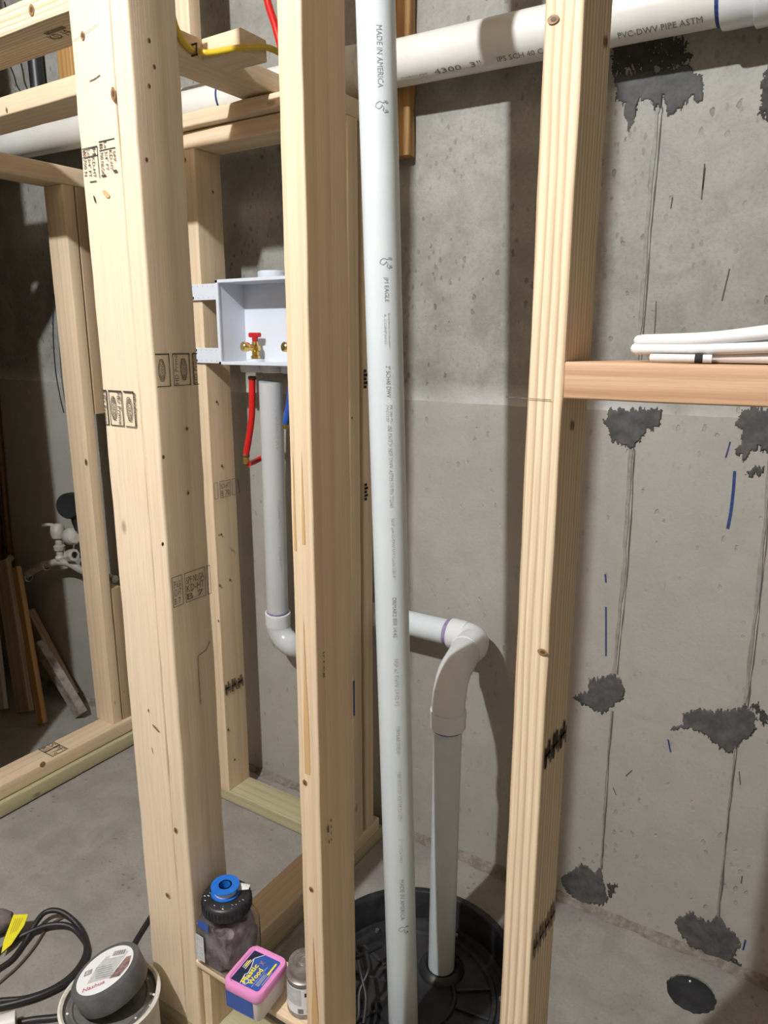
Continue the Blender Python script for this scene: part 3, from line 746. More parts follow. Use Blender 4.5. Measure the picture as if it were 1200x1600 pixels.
# --- small drain: standpipe under the laundry box, trap, arm along the wall, two bends and the drop into the sump
R2 = .0302
dr = empty('waste_pipe', (-1.25, 1.45, .5), 'white plastic waste pipe with two bends dropping into the sump', 'pipe')
pa = pY(423, 596, 1.415); pb = pY(434, 958, 1.465)
cyl('standpipe', pa, pb, R2, PVCG, dr, 40)
d = (pb-pa).normalized()
fin('elbow_hub', hub_bm(pb-d*.004, pb+d*.034, R2+.0055), FIT, dr, True)
fin('primer_band', tube_bm([pb-d*.010, pb-d*.003], R2+.0007, 40), PURP, dr, True)
pc = pb+d*.030; ra = .055
trap = arc(pc+Vector((ra, 0, 0)), R(180), R(360), ra, (1, 0, 0), (0, 0, 1), 24)
arm_z = pY(668, 981, 1.465).z
X_A = pY(742, 1002, 1.468).x
trap += [trap[-1]+Vector((0, 0, .03)), Vector((trap[-1].x, 1.465, arm_z-.05))]
trap += arc((trap[-1].x+.05, 1.466, arm_z-.05), R(180), R(90), .05, (1, 0, 0), (0, 0, 1), 8)
tube('trap_bend', trap, R2+.003, PVCG, dr, 32)
xs = trap[-1].x
xh = pY(705, 992, 1.468).x
cyl('trap_arm', (xs, 1.466, arm_z), (xh+.02, 1.468, arm_z), R2, PVC, dr, 40)
fin('primer_band', tube_bm([(xh-.012, 1.468, arm_z), (xh+.002, 1.468, arm_z)], R2+.0007, 40), PURP, dr, True)
re_ = .038
fin('elbow_hub', hub_bm((xh, 1.468, arm_z), (xh+.042, 1.468, arm_z), R2+.0065), FIT, dr, True)
A = arc((xh+.036, 1.468-re_, arm_z), R(90), R(0), re_, (1, 0, 0), (0, 1, 0), 12)
tube('elbow', [Vector((xh+.02, 1.468, arm_z))]+A+[A[-1]+Vector((0, -.01, 0))], R2+.005, FIT, dr, 36)
xe = A[-1].x; ye = A[-1].y
fin('elbow_hub', hub_bm((xe, ye+.004, arm_z), (xe, ye-.036, arm_z-.002), R2+.0075), FIT, dr, True)
VB = pY(689.5, 1508, 1.254)
# second bend: towards the camera and then down
B0 = Vector((xe, ye-.03, arm_z-.002)); rb = .062
tv = pY(700.5, 1105, 1.243); dh = Vector((tv.x-B0.x, tv.y-B0.y, 0)); Dh = dh.length; dh.normalize()
B = arc(B0+dh*(Dh-rb)+Vector((0, 0, -rb)), R(90), R(180), rb, -dh, (0, 0, 1), 14)
B = [B0]+B
tube('elbow', B+[B[-1]-Vector((0, 0, .012))], R2+.005, FIT, dr, 36)
be = B[-1]; dn = (VB-be).normalized()
fin('elbow_hub', hub_bm(be+dn*.002, be+dn*.042, R2+.0075), FIT, dr, True)
fin('primer_band', tube_bm([be+dn*.041, be+dn*.049], R2+.0007, 40), PURP, dr, True)
cyl('drop_pipe', be+dn*.03, VB, R2, PVC, dr, 40)
def smap(u, v):
    t = (pa.z-v)/(pa.z-pb.z); c = pa.lerp(pb, t); a = math.atan2(-c.y, -c.x)+R(22)+u/R2
    return c+Vector((math.cos(a), math.sin(a), 0))*(R2+.0006)
for y0, y1 in ((640, 705), (785, 835), (860, 900)):
    za, zb_ = pY(430, y0, 1.40).z, pY(430, y1, 1.40).z
    Print(smap).text('2" SCH40 DWV', -.004, zb_, .004, za, 1).done('print', PIPEINK2, dr)

# ================================================================ laundry box
lb = empty('laundry_box', (-1.26, 1.36, 1.288), 'white plastic laundry outlet box with brass valves on the back stud', 'outlet box')
x0, x1, y0, y1, z0, z1 = -1.366, -1.135, 1.357, 1.452, 1.288, 1.487
th = .004
bm = bmesh.new()
box_bm((x0, y0, z0), (x0+th, y1, z1), .001, 1, bm); box_bm((x1-th, y0, z0), (x1, y1, z1), .001, 1, bm)
box_bm((x0, y0, z1-th), (x1, y1, z1), .001, 1, bm); box_bm((x0, y0, z0), (x1, y1, z0+th), .001, 1, bm)
box_bm((x0, y1-th, z0), (x1, y1, z1), .001, 1, bm)
shell = fin('shell', bm, BOXP, lb)
bm = bmesh.new()
for lo, hi in (((x0-.003, y0-.003, z0-.003), (x0+.006, y0+.003, z1+.003)), ((x1-.006, y0-.003, z0-.003), (x1+.003, y0+.003, z1+.003)), ((x0-.003, y0-.003, z1-.005), (x1+.003, y0+.003, z1+.003)), ((x0-.003, y0-.003, z0-.003), (x1+.003, y0+.003, z0+.005))): box_bm(lo, hi, .001, 1, bm)
fin('front_flange', bm, BOXP, lb)
for za, zb_ in ((1.443, 1.482), (1.288, 1.326)):
    tb = box('mounting_tab', (-1.463, 1.358, za), (x0, 1.3615, zb_), BOXP, lb, .0008)
    s = Print(fY(-1.463, 1.358, za, .0006))
    for k in range(5):
        for v in (.006, zb_-za-.006): s.ell(.012+k*.018, v, .0011, .0011, 8)
    s.done('nail_hole', GREYPIPE, tb)
    for v in ((.006,) if za > 1.4 else (.006, zb_-za-.006)):
        lathe('nail_head', [(0, .0016), (.0035, .0012), (.0038, 0)], (-1.452, 1.3578, za+v), CHAR, tb, 12, zto((0, -1, 0)))
lathe('top_hub', [(.030, 0), (.034, .001), (.036, .004), (.036, .018), (.033, .020), (.030, .018), (.030, 0)], (-1.225, 1.405, z1), BOXP, lb)
def valve(x, knobm, name):
    v = lathe('valve', [(.006, 0), (.012, .002), (.012, .008), (.009, .010), (.009, .018), (.013, .021), (.013, .033), (.009, .036), (.008, .044), (0, .045)], (x, 1.422, z0+th+.006), BRASS, lb, 20)
    fin('valve_outlet', lathe_bm([(0, 0), (.008, 0), (.008, .016), (.011, .018), (.012, .022), (.012, .034), (.010, .036), (0, .036)], 20, Matrix.Translation((x, 1.420, z0+th+.034)) @ zto((-.35, -1, .12)).to_4x4()), BRASS, v, True)
    bm = box_bm((x-.006, 1.416, z0+th+.050), (x+.006, 1.428, z0+th+.064), .002)
    box_bm((x-.017, 1.415, z0+th+.060), (x+.017, 1.429, z0+th+.072), .003, 2, bm); fin('valve_handle', bm, knobm, v)
    lathe('valve_seat', [(.018, 0), (.021, .001), (.021, .006), (.012, .008), (0, .008)], (x, 1.422, z0+th-.001), BOXP, lb, 24)
valve(-1.306, REDK, 'hot'); valve(-1.172, BLUEP, 'cold')
for xc in (-1.306, -1.238, -1.172):
    lathe('drain_cup', [(.028, 0), (.032, .002), (.033, .010), (.033, .022), (.028, .022)], (xc, 1.412, z0-.022), BOXP, lb, 28)

# hot and cold feeds
fd = empty('hot_supply_tube', (-1.306, 1.41, 1.05), 'red plastic supply tube hanging below the laundry box with brass elbow', 'tube')
q = [pY(394, 592, 1.415), pY(394, 620, 1.415), pY(393, 655, 1.416), pY(388, 690, 1.418), pY(384, 712, 1.42)]
tube('tube_drop', smooth_path(q), .0085, REDP, fd); e_ = q[-1]
tube('tube_branch', smooth_path([pY(388, 725, 1.425), pY(396, 722, 1.46), pY(410, 715, 1.50), pY(440, 700, 1.505)]), .0075, REDP, fd)
for c_ in (q[0]+Vector((0, 0, .002)), q[-1]): lathe('crimp_ring', [(.0095, 0), (.0102, .001), (.0102, .008), (.0095, .009)], c_-Vector((0, 0, .004)), COPPER, fd, 18)
lathe('brass_elbow', [(0, -.012), (.006, -.010), (.0075, -.004), (.0075, .006), (.006, .010), (0, .010)], e_-Vector((0, 0, .012)), BRASS, fd, 18)
fc = empty('cold_supply_tube', (-1.172, 1.41, 1.1), 'blue plastic supply tube half hidden behind the middle stud', 'tube')
q = [pY(456, 592, 1.41), pY(452, 630, 1.41), pY(446, 662, 1.412)]
tube('tube_drop', smooth_path(q), .0085, BLUEP, fc)
lathe('brass_end', [(0, -.010), (.007, -.009), (.008, 0), (.008, .008), (0, .009)], q[-1]-Vector((0, 0, .004)), BRASS, fc, 18)
rp = tube('red_supply_tube', smooth_path([pY(404, -60, 1.42), pY(419, 5, 1.42), pY(430, 40, 1.42), pY(440, 78, 1.42)]), .0085, REDP)
tag(rp, 'red tube crossing the wall at the top just left of the middle stud', 'tube')
yc = empty('yellow_cable', pX(305, 79, -1.156), 'yellow electrical cable stapled to the overhead board and its block', 'cable')
q = [pX(x, y, -1.1555) for x, y in ((262, -40), (267, 10), (276, 45), (289, 68), (303, 79), (309, 80.5))]+[pY(322, 82.5, 1.139), pY(328, 82.5, 1.139), pY(340, 81, 1.139), pY(366, 76, 1.138)]+[pX(380, 74, -1.052), pX(392, 73.5, -1.053), pX(412, 73, -1.053), pX(432, 80, -1.050), pX(455, 95, -1.045)]
tube('cable_jacket', smooth_path(q), .0058, YELLOW, yc, 12, 1.0)
c_ = pX(303, 78, -1.1555); bm = bmesh.new()
box_bm((c_.x+.006, c_.y-.0015, c_.z-.011), (c_.x+.009, c_.y+.0015, c_.z+.011), .0005, 1, bm)
for sgn in (-1, 1): box_bm((-1.1625, c_.y-.0015, c_.z+sgn*.0095-.0015), (c_.x+.009, c_.y+.0015, c_.z+sgn*.0095+.0015), .0004, 1, bm)
fin('staple', bm, STEELB, yc)

# ================================================================ sump
su = empty('sump_basin', (SUMP.x, SUMP.y, -.03), 'round black sump basin let into the slab with ribbed lid', 'sump')
lathe('rim', [(SR-.016, -.13), (SR-.014, .002), (SR-.010, .007), (SR+.001, .008), (SR+.006, .004), (SR+.006, -.02), (SR+.001, -.045)], (SUMP.x, SUMP.y, 0), BLACKP, su, 72)
LZ = min(-.07, VB.z-.009)
lathe('lid', [(0, LZ-.012), (0, LZ), (.085, LZ), (.088, LZ+.006), (.094, LZ+.006), (.097, LZ), (.17, LZ), (.174, LZ+.007), (.182, LZ+.007), (.186, LZ), (.20, LZ), (.205, LZ+.010), (SR-.0165, LZ+.010), (SR-.0165, LZ-.012), (0, LZ-.012)], (SUMP.x, SUMP.y, 0), LIDM, su, 72)
for k in range(14):
    a = R(10+k*360/14); dx_, dy_ = math.cos(a), math.sin(a)
    if any((Vector((SUMP.x+dx_*t, SUMP.y+dy_*t))-Vector((c.x, c.y))).length < .062 for c in (VB, P0) for t in (.10, .135, .17)): continue
    mid = Vector((SUMP.x+dx_*.135, SUMP.y+dy_*.135, LZ+.003)); 
    bm = box_bm((-.038, -.003, -.003), (.038, .003, .004), .001)
    for v in bm.verts: v.co = mid+Matrix.Rotation(a, 3, 'Z') @ v.co
    fin('rib', bm, LIDM, su)
for k in range(6):
    a = R(28+k*60); lathe('bolt', [(0, .007), (.005, .006), (.006, 0)], (SUMP.x+.194*math.cos(a), SUMP.y+.194*math.sin(a), LZ+.002), STEEL, su, 6)
for cx, cy in ((VB.x, VB.y), (P0.x, P0.y)):
    lathe('pipe_seal', [(R2+.0045, LZ-.002), (R2+.0045, LZ+.010), (R2+.009, LZ+.014), (R2+.020, LZ+.008), (R2+.024, LZ)], (cx, cy, 0), BLACKP, su, 36)
hx = Vector((-.80, 1.16))
lathe('cord_plate', [(0, LZ+.012), (.034, LZ+.012), (.038, LZ+.006), (.040, LZ)], (-.745, 1.11, 0), LIDM, su, 28)
lathe('inspection_cap', [(0, LZ+.010), (.038, LZ+.010), (.043, LZ+.004), (.045, LZ)], (-.535, 1.10, 0), LIDM, su, 28)
cd = empty('pump_cords', (-.80, 1.12, -.03), 'bundle of black pump cords tied together on the sump lid', 'cord')
top = pZ(530, 1455, .05)
for k, pts in enumerate((
    [pZ(528, 1462, .03), pZ(534, 1490, .035), pZ(530, 1520, .03), pZ(520, 1560, .0), pZ(548, 1578, -.02), pZ(560, 1596, -.02)],
    [pZ(534, 1455, .035), pZ(540, 1485, .04), pZ(545, 1510, .035), pZ(538, 1545, .02), pZ(536, 1580, -.005), pZ(534, 1600, -.012)],
    [pZ(530, 1450, .03), pZ(546, 1470, .035), pZ(552, 1495, .03), pZ(570, 1490, -.0), pZ(595, 1478, -.02)],
    [pZ(560, 1502, .03), pZ(566, 1530, .02), pZ(572, 1560, .0), pZ(568, 1600, -.02)],
    [pZ(572, 1488, .03), pZ(576, 1515, .03), pZ(562, 1550, .005), pZ(560, 1590, -.018), pZ(545, 1602, -.02)])):
    tube('cord', smooth_path(pts), .0042, BLACK, cd, 10)
c_ = pZ(536, 1492, .035); lathe('cord_tie', [(.012, -.012), (.016, -.008), (.016, .008), (.012, .012)], c_, BLACK, cd, 14, zto((.3, -.4, 1)))
bm = bmesh.new()
n = 44; rings = []
for rr, z in ((1.0, 0), (.985, -.003)):
    rings.append([bm.verts.new((DRAIN.x+(DR-.0005)*rr*math.cos(2*math.pi*k/n)*(1+hr.uniform(-.025, .01)), DRAIN.y+(DR-.0005)*rr*math.sin(2*math.pi*k/n)*(1+hr.uniform(-.025, .01)), z-.0035)) for k in range(n)])
bm.faces.new(rings[0])
for k in range(n): bm.faces.new((rings[0][k], rings[1][k], rings[1][(k+1) % n], rings[0][(k+1) % n]))
low = [bm.verts.new((v.co.x, v.co.y, -.06)) for v in rings[1]]
for k in range(n): bm.faces.new((rings[1][k], low[k], low[(k+1) % n], rings[1][(k+1) % n]))
fdr = fin('floor_drain', bm, BLACKP); tag(fdr, 'round black drain plug set in the floor at lower right', 'drain')
c_ = pZ(1078, 1533, -.003); Print(lambda u, v: Vector((c_.x+u, c_.y+v, -.0028))).ell(0, 0, .0022, .0035, 8).done('paint_fleck', LWHITE, fdr)

# ================================================================ shelf and the things on it
ZS = 1.350-1.116
sh = board('scrap_shelf', (-.8965, YF-.002, ZS-.012), (-.6375, YB, ZS), 'x', PINE, r=.002); tag(sh, 'thin scrap shelf between the left pair and the middle stud', 'shelf')
o = board('shelf_cleat', (-.8958, YF+.010, ZP+.001), (-.8758, YB, ZS-.0125), 'z', PINE, r=.002); tag(o, 'short cleat under the scrap shelf on the left stud pair', 'lumber')
# --- square clear jar
jc = Vector((-.8495, .7915)); jh = .044
jar = empty('plastic_jar', (jc.x, jc.y, ZS), 'square clear jar of crumpled plastic with black lid', 'jar')
def sq_ring(bm, h, rr, z, c, n=5):
    vs = []
    for q in range(4):
        cx, cy = ((h-rr)*(1 if q in (0, 3) else -1), (h-rr)*(1 if q in (0, 1) else -1))
        for k in range(n):
            a = R(q*90+k*90/(n-1)); vs.append(bm.verts.new((c.x+cx+rr*math.cos(a), c.y+cy+rr*math.sin(a), z)))
    return vs
def sq_loft(name, prof, c, m, parent, caps=(True, True), smooth=True):
    bm = bmesh.new(); rows = [sq_ring(bm, h, r_, z, c) for h, r_, z in prof]
    for a, b in zip(rows, rows[1:]):
        for k in range(len(a)): bm.faces.new((a[k], a[(k+1) % len(a)], b[(k+1) % len(a)], b[k]))
    if caps[0]: bm.faces.new(rows[0][::-1])
    if caps[1]: bm.faces.new(rows[-1])
    return fin(name, bm, m, parent, smooth)
t = .0012; B_ = ZS+.0005
sq_loft('jar_body', [(jh-.004, .010, B_), (jh, .012, B_+.005), (jh, .012, B_+0.0840), (jh-.003, .02, B_+0.0940), (.041, .034, B_+0.1040), (.040, .0399, B_+0.1080), (.040, .0399, B_+0.1200),
    (.040-t, .0387, B_+0.1200), (.040-t, .0387, B_+0.1080), (.041-t, .033, B_+0.1035), (jh-.003-t, .019, B_+0.0935), (jh-t, .011, B_+0.0835), (jh-t, .011, B_+.006), (jh-.005, .009, B_+.0015)], jc, CLEAR, jar)
lid = lathe('lid', [(0, 0.1360), (.038, 0.1360), (.041, 0.1340), (.0435, 0.1310), (.0445, 0.1200), (.0445, 0.1120), (.0425, 0.1110), (.0425, 0.1310), (0, 0.1320)], (jc.x, jc.y, B_), BLACKP, jar, 40)
bm = bmesh.new()
for k in range(40):
    a = 2*math.pi*k/40; box_bm((jc.x+.0443*math.cos(a)-.0007, jc.y+.0443*math.sin(a)-.0007, B_+0.1130), (jc.x+.0443*math.cos(a)+.0007, jc.y+.0443*math.sin(a)+.0007, B_+0.1300), 0, 1, bm)
gr = fin('grip_ridges', bm, BLACKP, lid); gr['kind'] = 'stuff'
s = Print(lambda u, v: Vector((jc.x+u, jc.y+v, B_+0.1366)))
sr = random.Random(5)
for k in range(14):
    a = R(sr.uniform(180, 380)); rr = sr.uniform(.030, .039); u, v = rr*math.cos(a), rr*math.sin(a); s.ell(u, v, sr.uniform(.0006, .003), sr.uniform(.0005, .0013), 7)
s.done('paint_smear', LGREY, lid)
bm = bmesh.new(); bmesh.ops.create_icosphere(bm, subdivisions=4, radius=1)
for v in bm.verts:
    p = v.co.copy(); k = 1+.16*noise.noise(p*3)+.10*noise.noise(p*8)
    e = [max(-1, min(1, c*1.35*k)) for c in p]
    v.co = Vector((jc.x+e[0]*(jh-.005), jc.y+e[1]*(jh-.005), B_+.048+e[2]*.044))
fin('crumpled_filling', bm, BAGM, jar, True)
s = Print(fY(jc.x-jh, jc.y-jh, B_, .0007)); s.rect(.006, .014, .026, .068).done('paper_label', LGREY, jar)
s = Print(fY(jc.x-jh, jc.y-jh, B_, .0011)); s.frame(.006, .014, .026, .068, .0012)
for k in range(9): s.rect(.009, .022+k*.004, .022-(k % 3)*.003, .0232+k*.004)
s.done('label_text', LWHITE, jar)
s = Print(fY(jc.x-jh, jc.y-jh, B_, .0007)); s.rect(.014, .086, .040, .102).done('blue_sticker', LBLUE, jar)
# --- tape spool on the lid
scx, scy = jc.x-.004, jc.y+.002; zt = B_+.1368
spl = empty('thread_tape_spool', (scx, scy, zt), 'small blue plastic spool of white thread tape on the jar lid', 'tape')
lathe('flange', [(.010, 0), (.0255, 0), (.026, .001), (.0255, .002), (.010, .002)], (scx, scy, zt), BLUESP, spl, 32)
lathe('core', [(.0095, .0), (.012, .0), (.012, .016), (.0095, .016), (.0095, 0)], (scx, scy, zt), BLUESP, spl, 28)
lathe('tape_winding', [(.0122, .0022), (.020, .0022), (.020, .0135), (.0122, .0135)], (scx, scy, zt), WHITEC, spl, 28)
lathe('flange', [(.0095, .0138), (.0255, .0138), (.026, .0148), (.0255, .016), (.0095, .016), (.0095, .0138)], (scx, scy, zt), BLUESP, spl, 32)
poly_prism('tape_tail', [(scx+.018, scy+.012, zt+.003), (scx+.034, scy+.024, zt+.004), (scx+.030, scy+.032, zt+.006), (scx+.014, scy+.02, zt+.012)], (0, 0, 1), .0006, WHITEC, spl)

# --- filler tub
c0, c1, c2, c3 = [pZ(x, y, ZS+.056) for x, y in ((347, 1529), (397, 1481), (452, 1499), (404, 1572))]
tm_ = (c0+c1+c2+c3)/4; dY = ((c1-c0)+(c2-c3)); AX = ((c3-c0).length+(c2-c1).length)/4; AY = ((c1-c0).length+(c2-c3).length)/4
tc = empty('filler_tub', (tm_.x, tm_.y, ZS), 'pink lidded tub of wood filler with blue label', 'tub')
TM = Matrix.Translation((tm_.x, tm_.y, ZS+.0005)) @ Matrix.Rotation(math.atan2(dY.y, dY.x)-R(90), 4, 'Z')
def rect_loft(prof, m, name, parent, caps=(True, True)):
    bm = bmesh.new(); rows = []
    for ax, ay, r_, z in prof:
        vs = []
        for q in range(4):
            cx, cy = ((ax-r_)*(1 if q in (0, 3) else -1), (ay-r_)*(1 if q in (0, 1) else -1))
            for k in range(6): a = R(q*90+k*18); vs.append(bm.verts.new(TM @ Vector((cx+r_*math.cos(a), cy+r_*math.sin(a), z))))
        rows.append(vs)
    for a, b in zip(rows, rows[1:]):
        for k in range(24): bm.faces.new((a[k], a[(k+1) % 24], b[(k+1) % 24], b[k]))
    if caps[0]: bm.faces.new(rows[0][::-1])
    if caps[1]: bm.faces.new(rows[-1])
    return fin(name, bm, m, parent, True)
rect_loft([(AX-.008, AY-.008, .010, 0), (AX-.006, AY-.006, .012, .003), (AX-.003, AY-.003, .014, .050)], TUBW, 'tub_body', tc)
tl = rect_loft([(AX-.001, AY-.001, .014, .044), (AX, AY, .015, .046), (AX, AY, .015, .058), (AX-.002, AY-.002, .014, .061), (AX-.007, AY-.007, .011, .061), (AX-.009, AY-.009, .010, .0585)], PINKL, 'lid', tc)
tf = lambda off: (lambda u, v: TM @ Vector((v*-1, u, .0588+off)))   # u along +Y (reading direction), v up = -X
# label on lid
lw, lh = AY-.011, AX-.011
Print(tf(.0003)).poly([(-lw, -lh+.003), (-lw+.003, -lh), (lw-.003, -lh), (lw, -lh+.003), (lw, lh-.003), (lw-.003, lh), (-lw+.003, lh), (-lw, lh-.003)]).done('lid_label', LBLUE, tl)
W_, H_ = (lambda a: a*lw), (lambda b: b*lh)
zig = [(-.98, .30), (-.45, .42), (-.35, .30), (.05, .40), (.55, .62), (.98, .20)]
Print(tf(.0006)).poly([(W_(a), H_(b)) for a, b in zig]+[(W_(.98), H_(.98)), (W_(-.98), H_(.98))]).done('lid_label', LNAVY, tl)
s = Print(tf(.0009)); s.line([(W_(a), H_(b)) for a, b in zig], .0013)
s.line([(W_(a), H_(b)) for a, b in ((-.93, .16), (-.70, .16), (-.62, .02), (-.76, -.12), (-.94, -.04), (-.93, .16))], .0012)
s.text('All Purpose Wood Filler', W_(-.92), H_(-.52), W_(.45), H_(-.44))
for k in range(5): s.rect(W_(-.75), H_(-.60-k*.055), W_(.10-(k % 2)*.12), H_(-.585-k*.055))
s.rect(W_(-.60), H_(-.95), W_(.25), H_(-.925))
for k in range(3): s.rect(W_(-.2+k*.02), H_(.62+k*.11), W_(.5-k*.1), H_(.66+k*.11))
s.done('label_text', LWHITE, tl)
s = Print(tf(.001)); s.text('Plastic', W_(-.90), H_(.02), W_(.30), H_(.36), 0, .028).text('Wood', W_(-.84), H_(-.40), W_(.18), H_(-.06), 0, .028)
s.rect(W_(.02), H_(-.88), W_(.80), H_(-.76)).rect(W_(-.05), H_(.70), W_(.35), H_(.80)).done('label_text', LYEL, tl)
s = Print(tf(.001)); s.text('X', W_(.36), H_(-.22), W_(.62), H_(.14), 0, .03).done('label_text', LPHOTO, tl)
sf = lambda u, v: TM @ Vector((-AX+.006+u, -AY+.0038-v*.04, .006+v))
Print(sf).rect(0, .002, .056, .036).done('side_label', LBLUE, tc)

# --- small metal can with cone neck
cx_, cy_ = -.670, .789
cn = empty('metal_can', (cx_, cy_, ZS), 'small scuffed metal can with paper label beside the middle stud', 'can')
lathe('can_body', [(0, .0005), (.029, .0005), (.0305, .002), (.0305, .004), (.0295, .006), (.0295, .066), (.0305, .068), (.0305, .071), (.028, .073), (.0255, .077), (.0255, .079)], (cx_, cy_, ZS), STEEL, cn, 36)
cp = lathe('cap', [(.0255, .0765), (.0262, .078), (.0262, .090), (.0252, .092), (.018, .0925), (.0175, .0915), (0, .0915)], (cx_, cy_, ZS), STEEL, cn, 36)
lathe('cap_ring', [(.008, .0915), (.0085, .0932), (.0095, .0935), (.0102, .0932), (.0106, .0915)], (cx_, cy_, ZS), STEEL, cp, 24)
def cmap(rr): return lambda u, v: Vector((cx_+rr*math.cos(u/rr+R(-55)), cy_+rr*math.sin(u/rr+R(-55)), ZS+v))
def wrap(f, u0, v0, u1, v1, m, name, par, n=14):
    bm = bmesh.new(); rows = [[bm.verts.new(f(u0+(u1-u0)*k/n, v)) for k in range(n+1)] for v in (v0, v1)]
    for k in range(n): bm.faces.new((rows[0][k], rows[0][k+1], rows[1][k+1], rows[1][k]))
    me = bpy.data.meshes.new(name); bm.to_mesh(me); bm.free(); return link(name, me, m, par)
wrap(cmap(.0299), -.05, .010, .05, .062, LWHITE, 'paper_label', cn, 24)
wrap(cmap(.0302), -.045, .028, -.004, .060, LGREY, 'label_picture', cn)
s = Print(cmap(.0303)); s.ell(.013, .016, .008, .006); s.rect(.002, .046, .009, .054).rect(.012, .044, .02, .060)
for k in range(7): s.rect(-.010+k*.0014, .012, -.0093+k*.0014, .022)
s.done('label_mark', LNAVY, cn)

# ================================================================ pail with tape roll on it
pc_ = Vector((-1.005, .642)); HP = .190; RPa = .086
pl = empty('paint_pail', (pc_.x, pc_.y, 0), 'paint pail with white drips round its rim at bottom left', 'pail')
lathe('pail_body', [(0, .001), (RPa-.006, .001), (RPa-.004, .004), (RPa-.004, HP-.012), (RPa, HP-.010)], (pc_.x, pc_.y, 0), PAILM, pl, 48)
lathe('pail_rim', [(RPa-.004, HP-.012), (RPa+.001, HP-.009), (RPa+.002, HP-.002), (RPa-.002, HP), (RPa-.006, HP-.003), (RPa-.007, HP-.012)], (pc_.x, pc_.y, 0), PAINTW, pl, 56)
pld = lathe('pail_lid', [(RPa-.0065, HP-.004), (RPa-.010, HP-.010), (RPa-.014, HP-.010), (RPa-.017, HP-.006), (RPa-.021, HP-.006), (RPa-.024, HP-.009), (0, HP-.009)], (pc_.x, pc_.y, 0), mottled('grey_pail_lid', (.09, .09, .09), (.16, .155, .15), .45, 25, .15), pl, 48)
drp = random.Random(8)
bm = bmesh.new()
for k in range(22):
    a = drp.uniform(0, 6.28); rr = RPa-.012+drp.uniform(-.008, .010); z = HP-.007 if rr < RPa-.008 else HP-.001
    bmesh.ops.create_icosphere(bm, subdivisions=1, radius=drp.uniform(.0012, .003), matrix=Matrix.Translation((pc_.x+rr*math.cos(a), pc_.y+rr*math.sin(a), z)) @ Matrix.Diagonal((1.3, 1, .5, 1)))
fin('paint_drip', bm, PAINTW, pl, True)['kind'] = 'stuff'
# tape roll, resting tilted on the lid
RT, HT = .0630, .040
tn = (Vector((0, 0, 1))*.93-rt*.33+Vector((fw.x, fw.y, 0)).normalized()*.02).normalized()
tr_c = Vector((pc_.x+.005, pc_.y+.007, HP-.006))+Vector((0, 0, 1))*.0205
tr = empty('tape_roll', tr_c, 'roll of dark grey tape with round paper label tilted on the pail', 'tape')
rot = zto(tn)
# spin so that label text faces the camera
lx = (rt-tn*rt.dot(tn)).normalized(); ly = tn.cross(lx); rot = Matrix((lx, ly, tn)).transposed()
spin = Matrix.Rotation(R(10), 3, 'Z'); rot = rot @ spin
lathe('tape_winding', [(.036, 0), (RT-.001, 0), (RT, .002), (RT, HT-.003), (RT-.002, HT), (RT-.006, HT+.0008), (.036, HT+.0005), (.036, 0)], tr_c, TAPEG, tr, 56, rot)
lb_ = lathe('round_label', [(0, HT+.0010), (.0520, HT+.0010), (.0525, HT+.0004)], tr_c, LWHITE, tr, 48, rot)
def tm(off): return lambda u, v: tr_c+rot @ Vector((u*1.12, v*1.12, HT+.0012+off))
Print(tm(.0002)).poly([(-.026, -.016), (.012, -.024), (.036, .020), (-.004, .030), (-.018, .012)]).done('label_panel', LGREY, lb_)
Print(tm(.0004)).poly([(.012, -.026), (.030, -.030), (.042, -.014), (.043, .006), (.034, .008)]).done('label_picture', LPHOTO, lb_)
Print(tm(.0004)).poly([(.002, .022), (.030, .014), (.034, .030), (.006, .039)]).done('label_panel', LWHITE, lb_)
s = Print(tm(.0006))
for k in range(11): u = .007+k*.0021; s.poly([(u, .024-k*.0007), (u+.001+.0006*(k % 2), .0236-k*.0007), (u+.003+.0006*(k % 2), .0335-k*.0007), (u+.002, .034-k*.0007)])
for k in range(6): s.line([(-.018+k*.001, .012-k*.005), (.012+k*.0012, .004-k*.005)], .0008)
s.frame(-.036, .004, -.024, .014, .001).text('1.89', -.034, .006, -.026, .012).done('label_text', INKF, lb_)
s = Print(tm(.0006)); s.text('Nashua', -.030, -.032, .006, -.024).done('label_text', LRED, lb_)

# ================================================================ floor clutter at lower left
ec = empty('extension_cord', pZ(120, 1500, 0), 'black extension cord lying in loops on the slab', 'cord')
def fl(pts, z=.006): return [pZ(x, y, z if len(p) == 2 else p[2]) for p in pts for x, y in [p[:2]]]
q = fl([(-60, 1572), (0, 1564), (40, 1560), (80, 1546), (112, 1524), (130, 1500), (135, 1478), (128, 1455), (110, 1434, .02), (90, 1423, .03), (70, 1426, .03), (54, 1445, .022), (38, 1474), (18, 1500), (-10, 1520), (-60, 1560)])
tube('cord_loop', smooth_path(q), .0062, BLACK, ec, 12)
q = fl([(-60, 1540), (-20, 1505), (12, 1476), (40, 1459, .016), (75, 1446, .018), (105, 1446, .014), (124, 1460), (137, 1484), (128, 1512), (105, 1534, .012), (60, 1556, .014), (0, 1572, .014), (-60, 1580)])
tube('cord_loop', smooth_path(q), .0062, BLACK, ec, 12)
o = tube('extension_cord', smooth_path(fl([(196, 1500), (212, 1470), (228, 1444), (246, 1416), (262, 1392)])), .0055, BLACK, sides=12); tag(o, 'black cord running across the slab behind the pail to the stud pair', 'cord')
o = tube('extension_cord', smooth_path(fl([(-40, 1570), (0, 1535), (30, 1508), (55, 1478), (75, 1448), (98, 1434)], .0035)), .003, mat('brown_rubber', (.10, .07, .06), .6), sides=10); tag(o, 'thin brown cord crossing inside the black loops', 'cord')
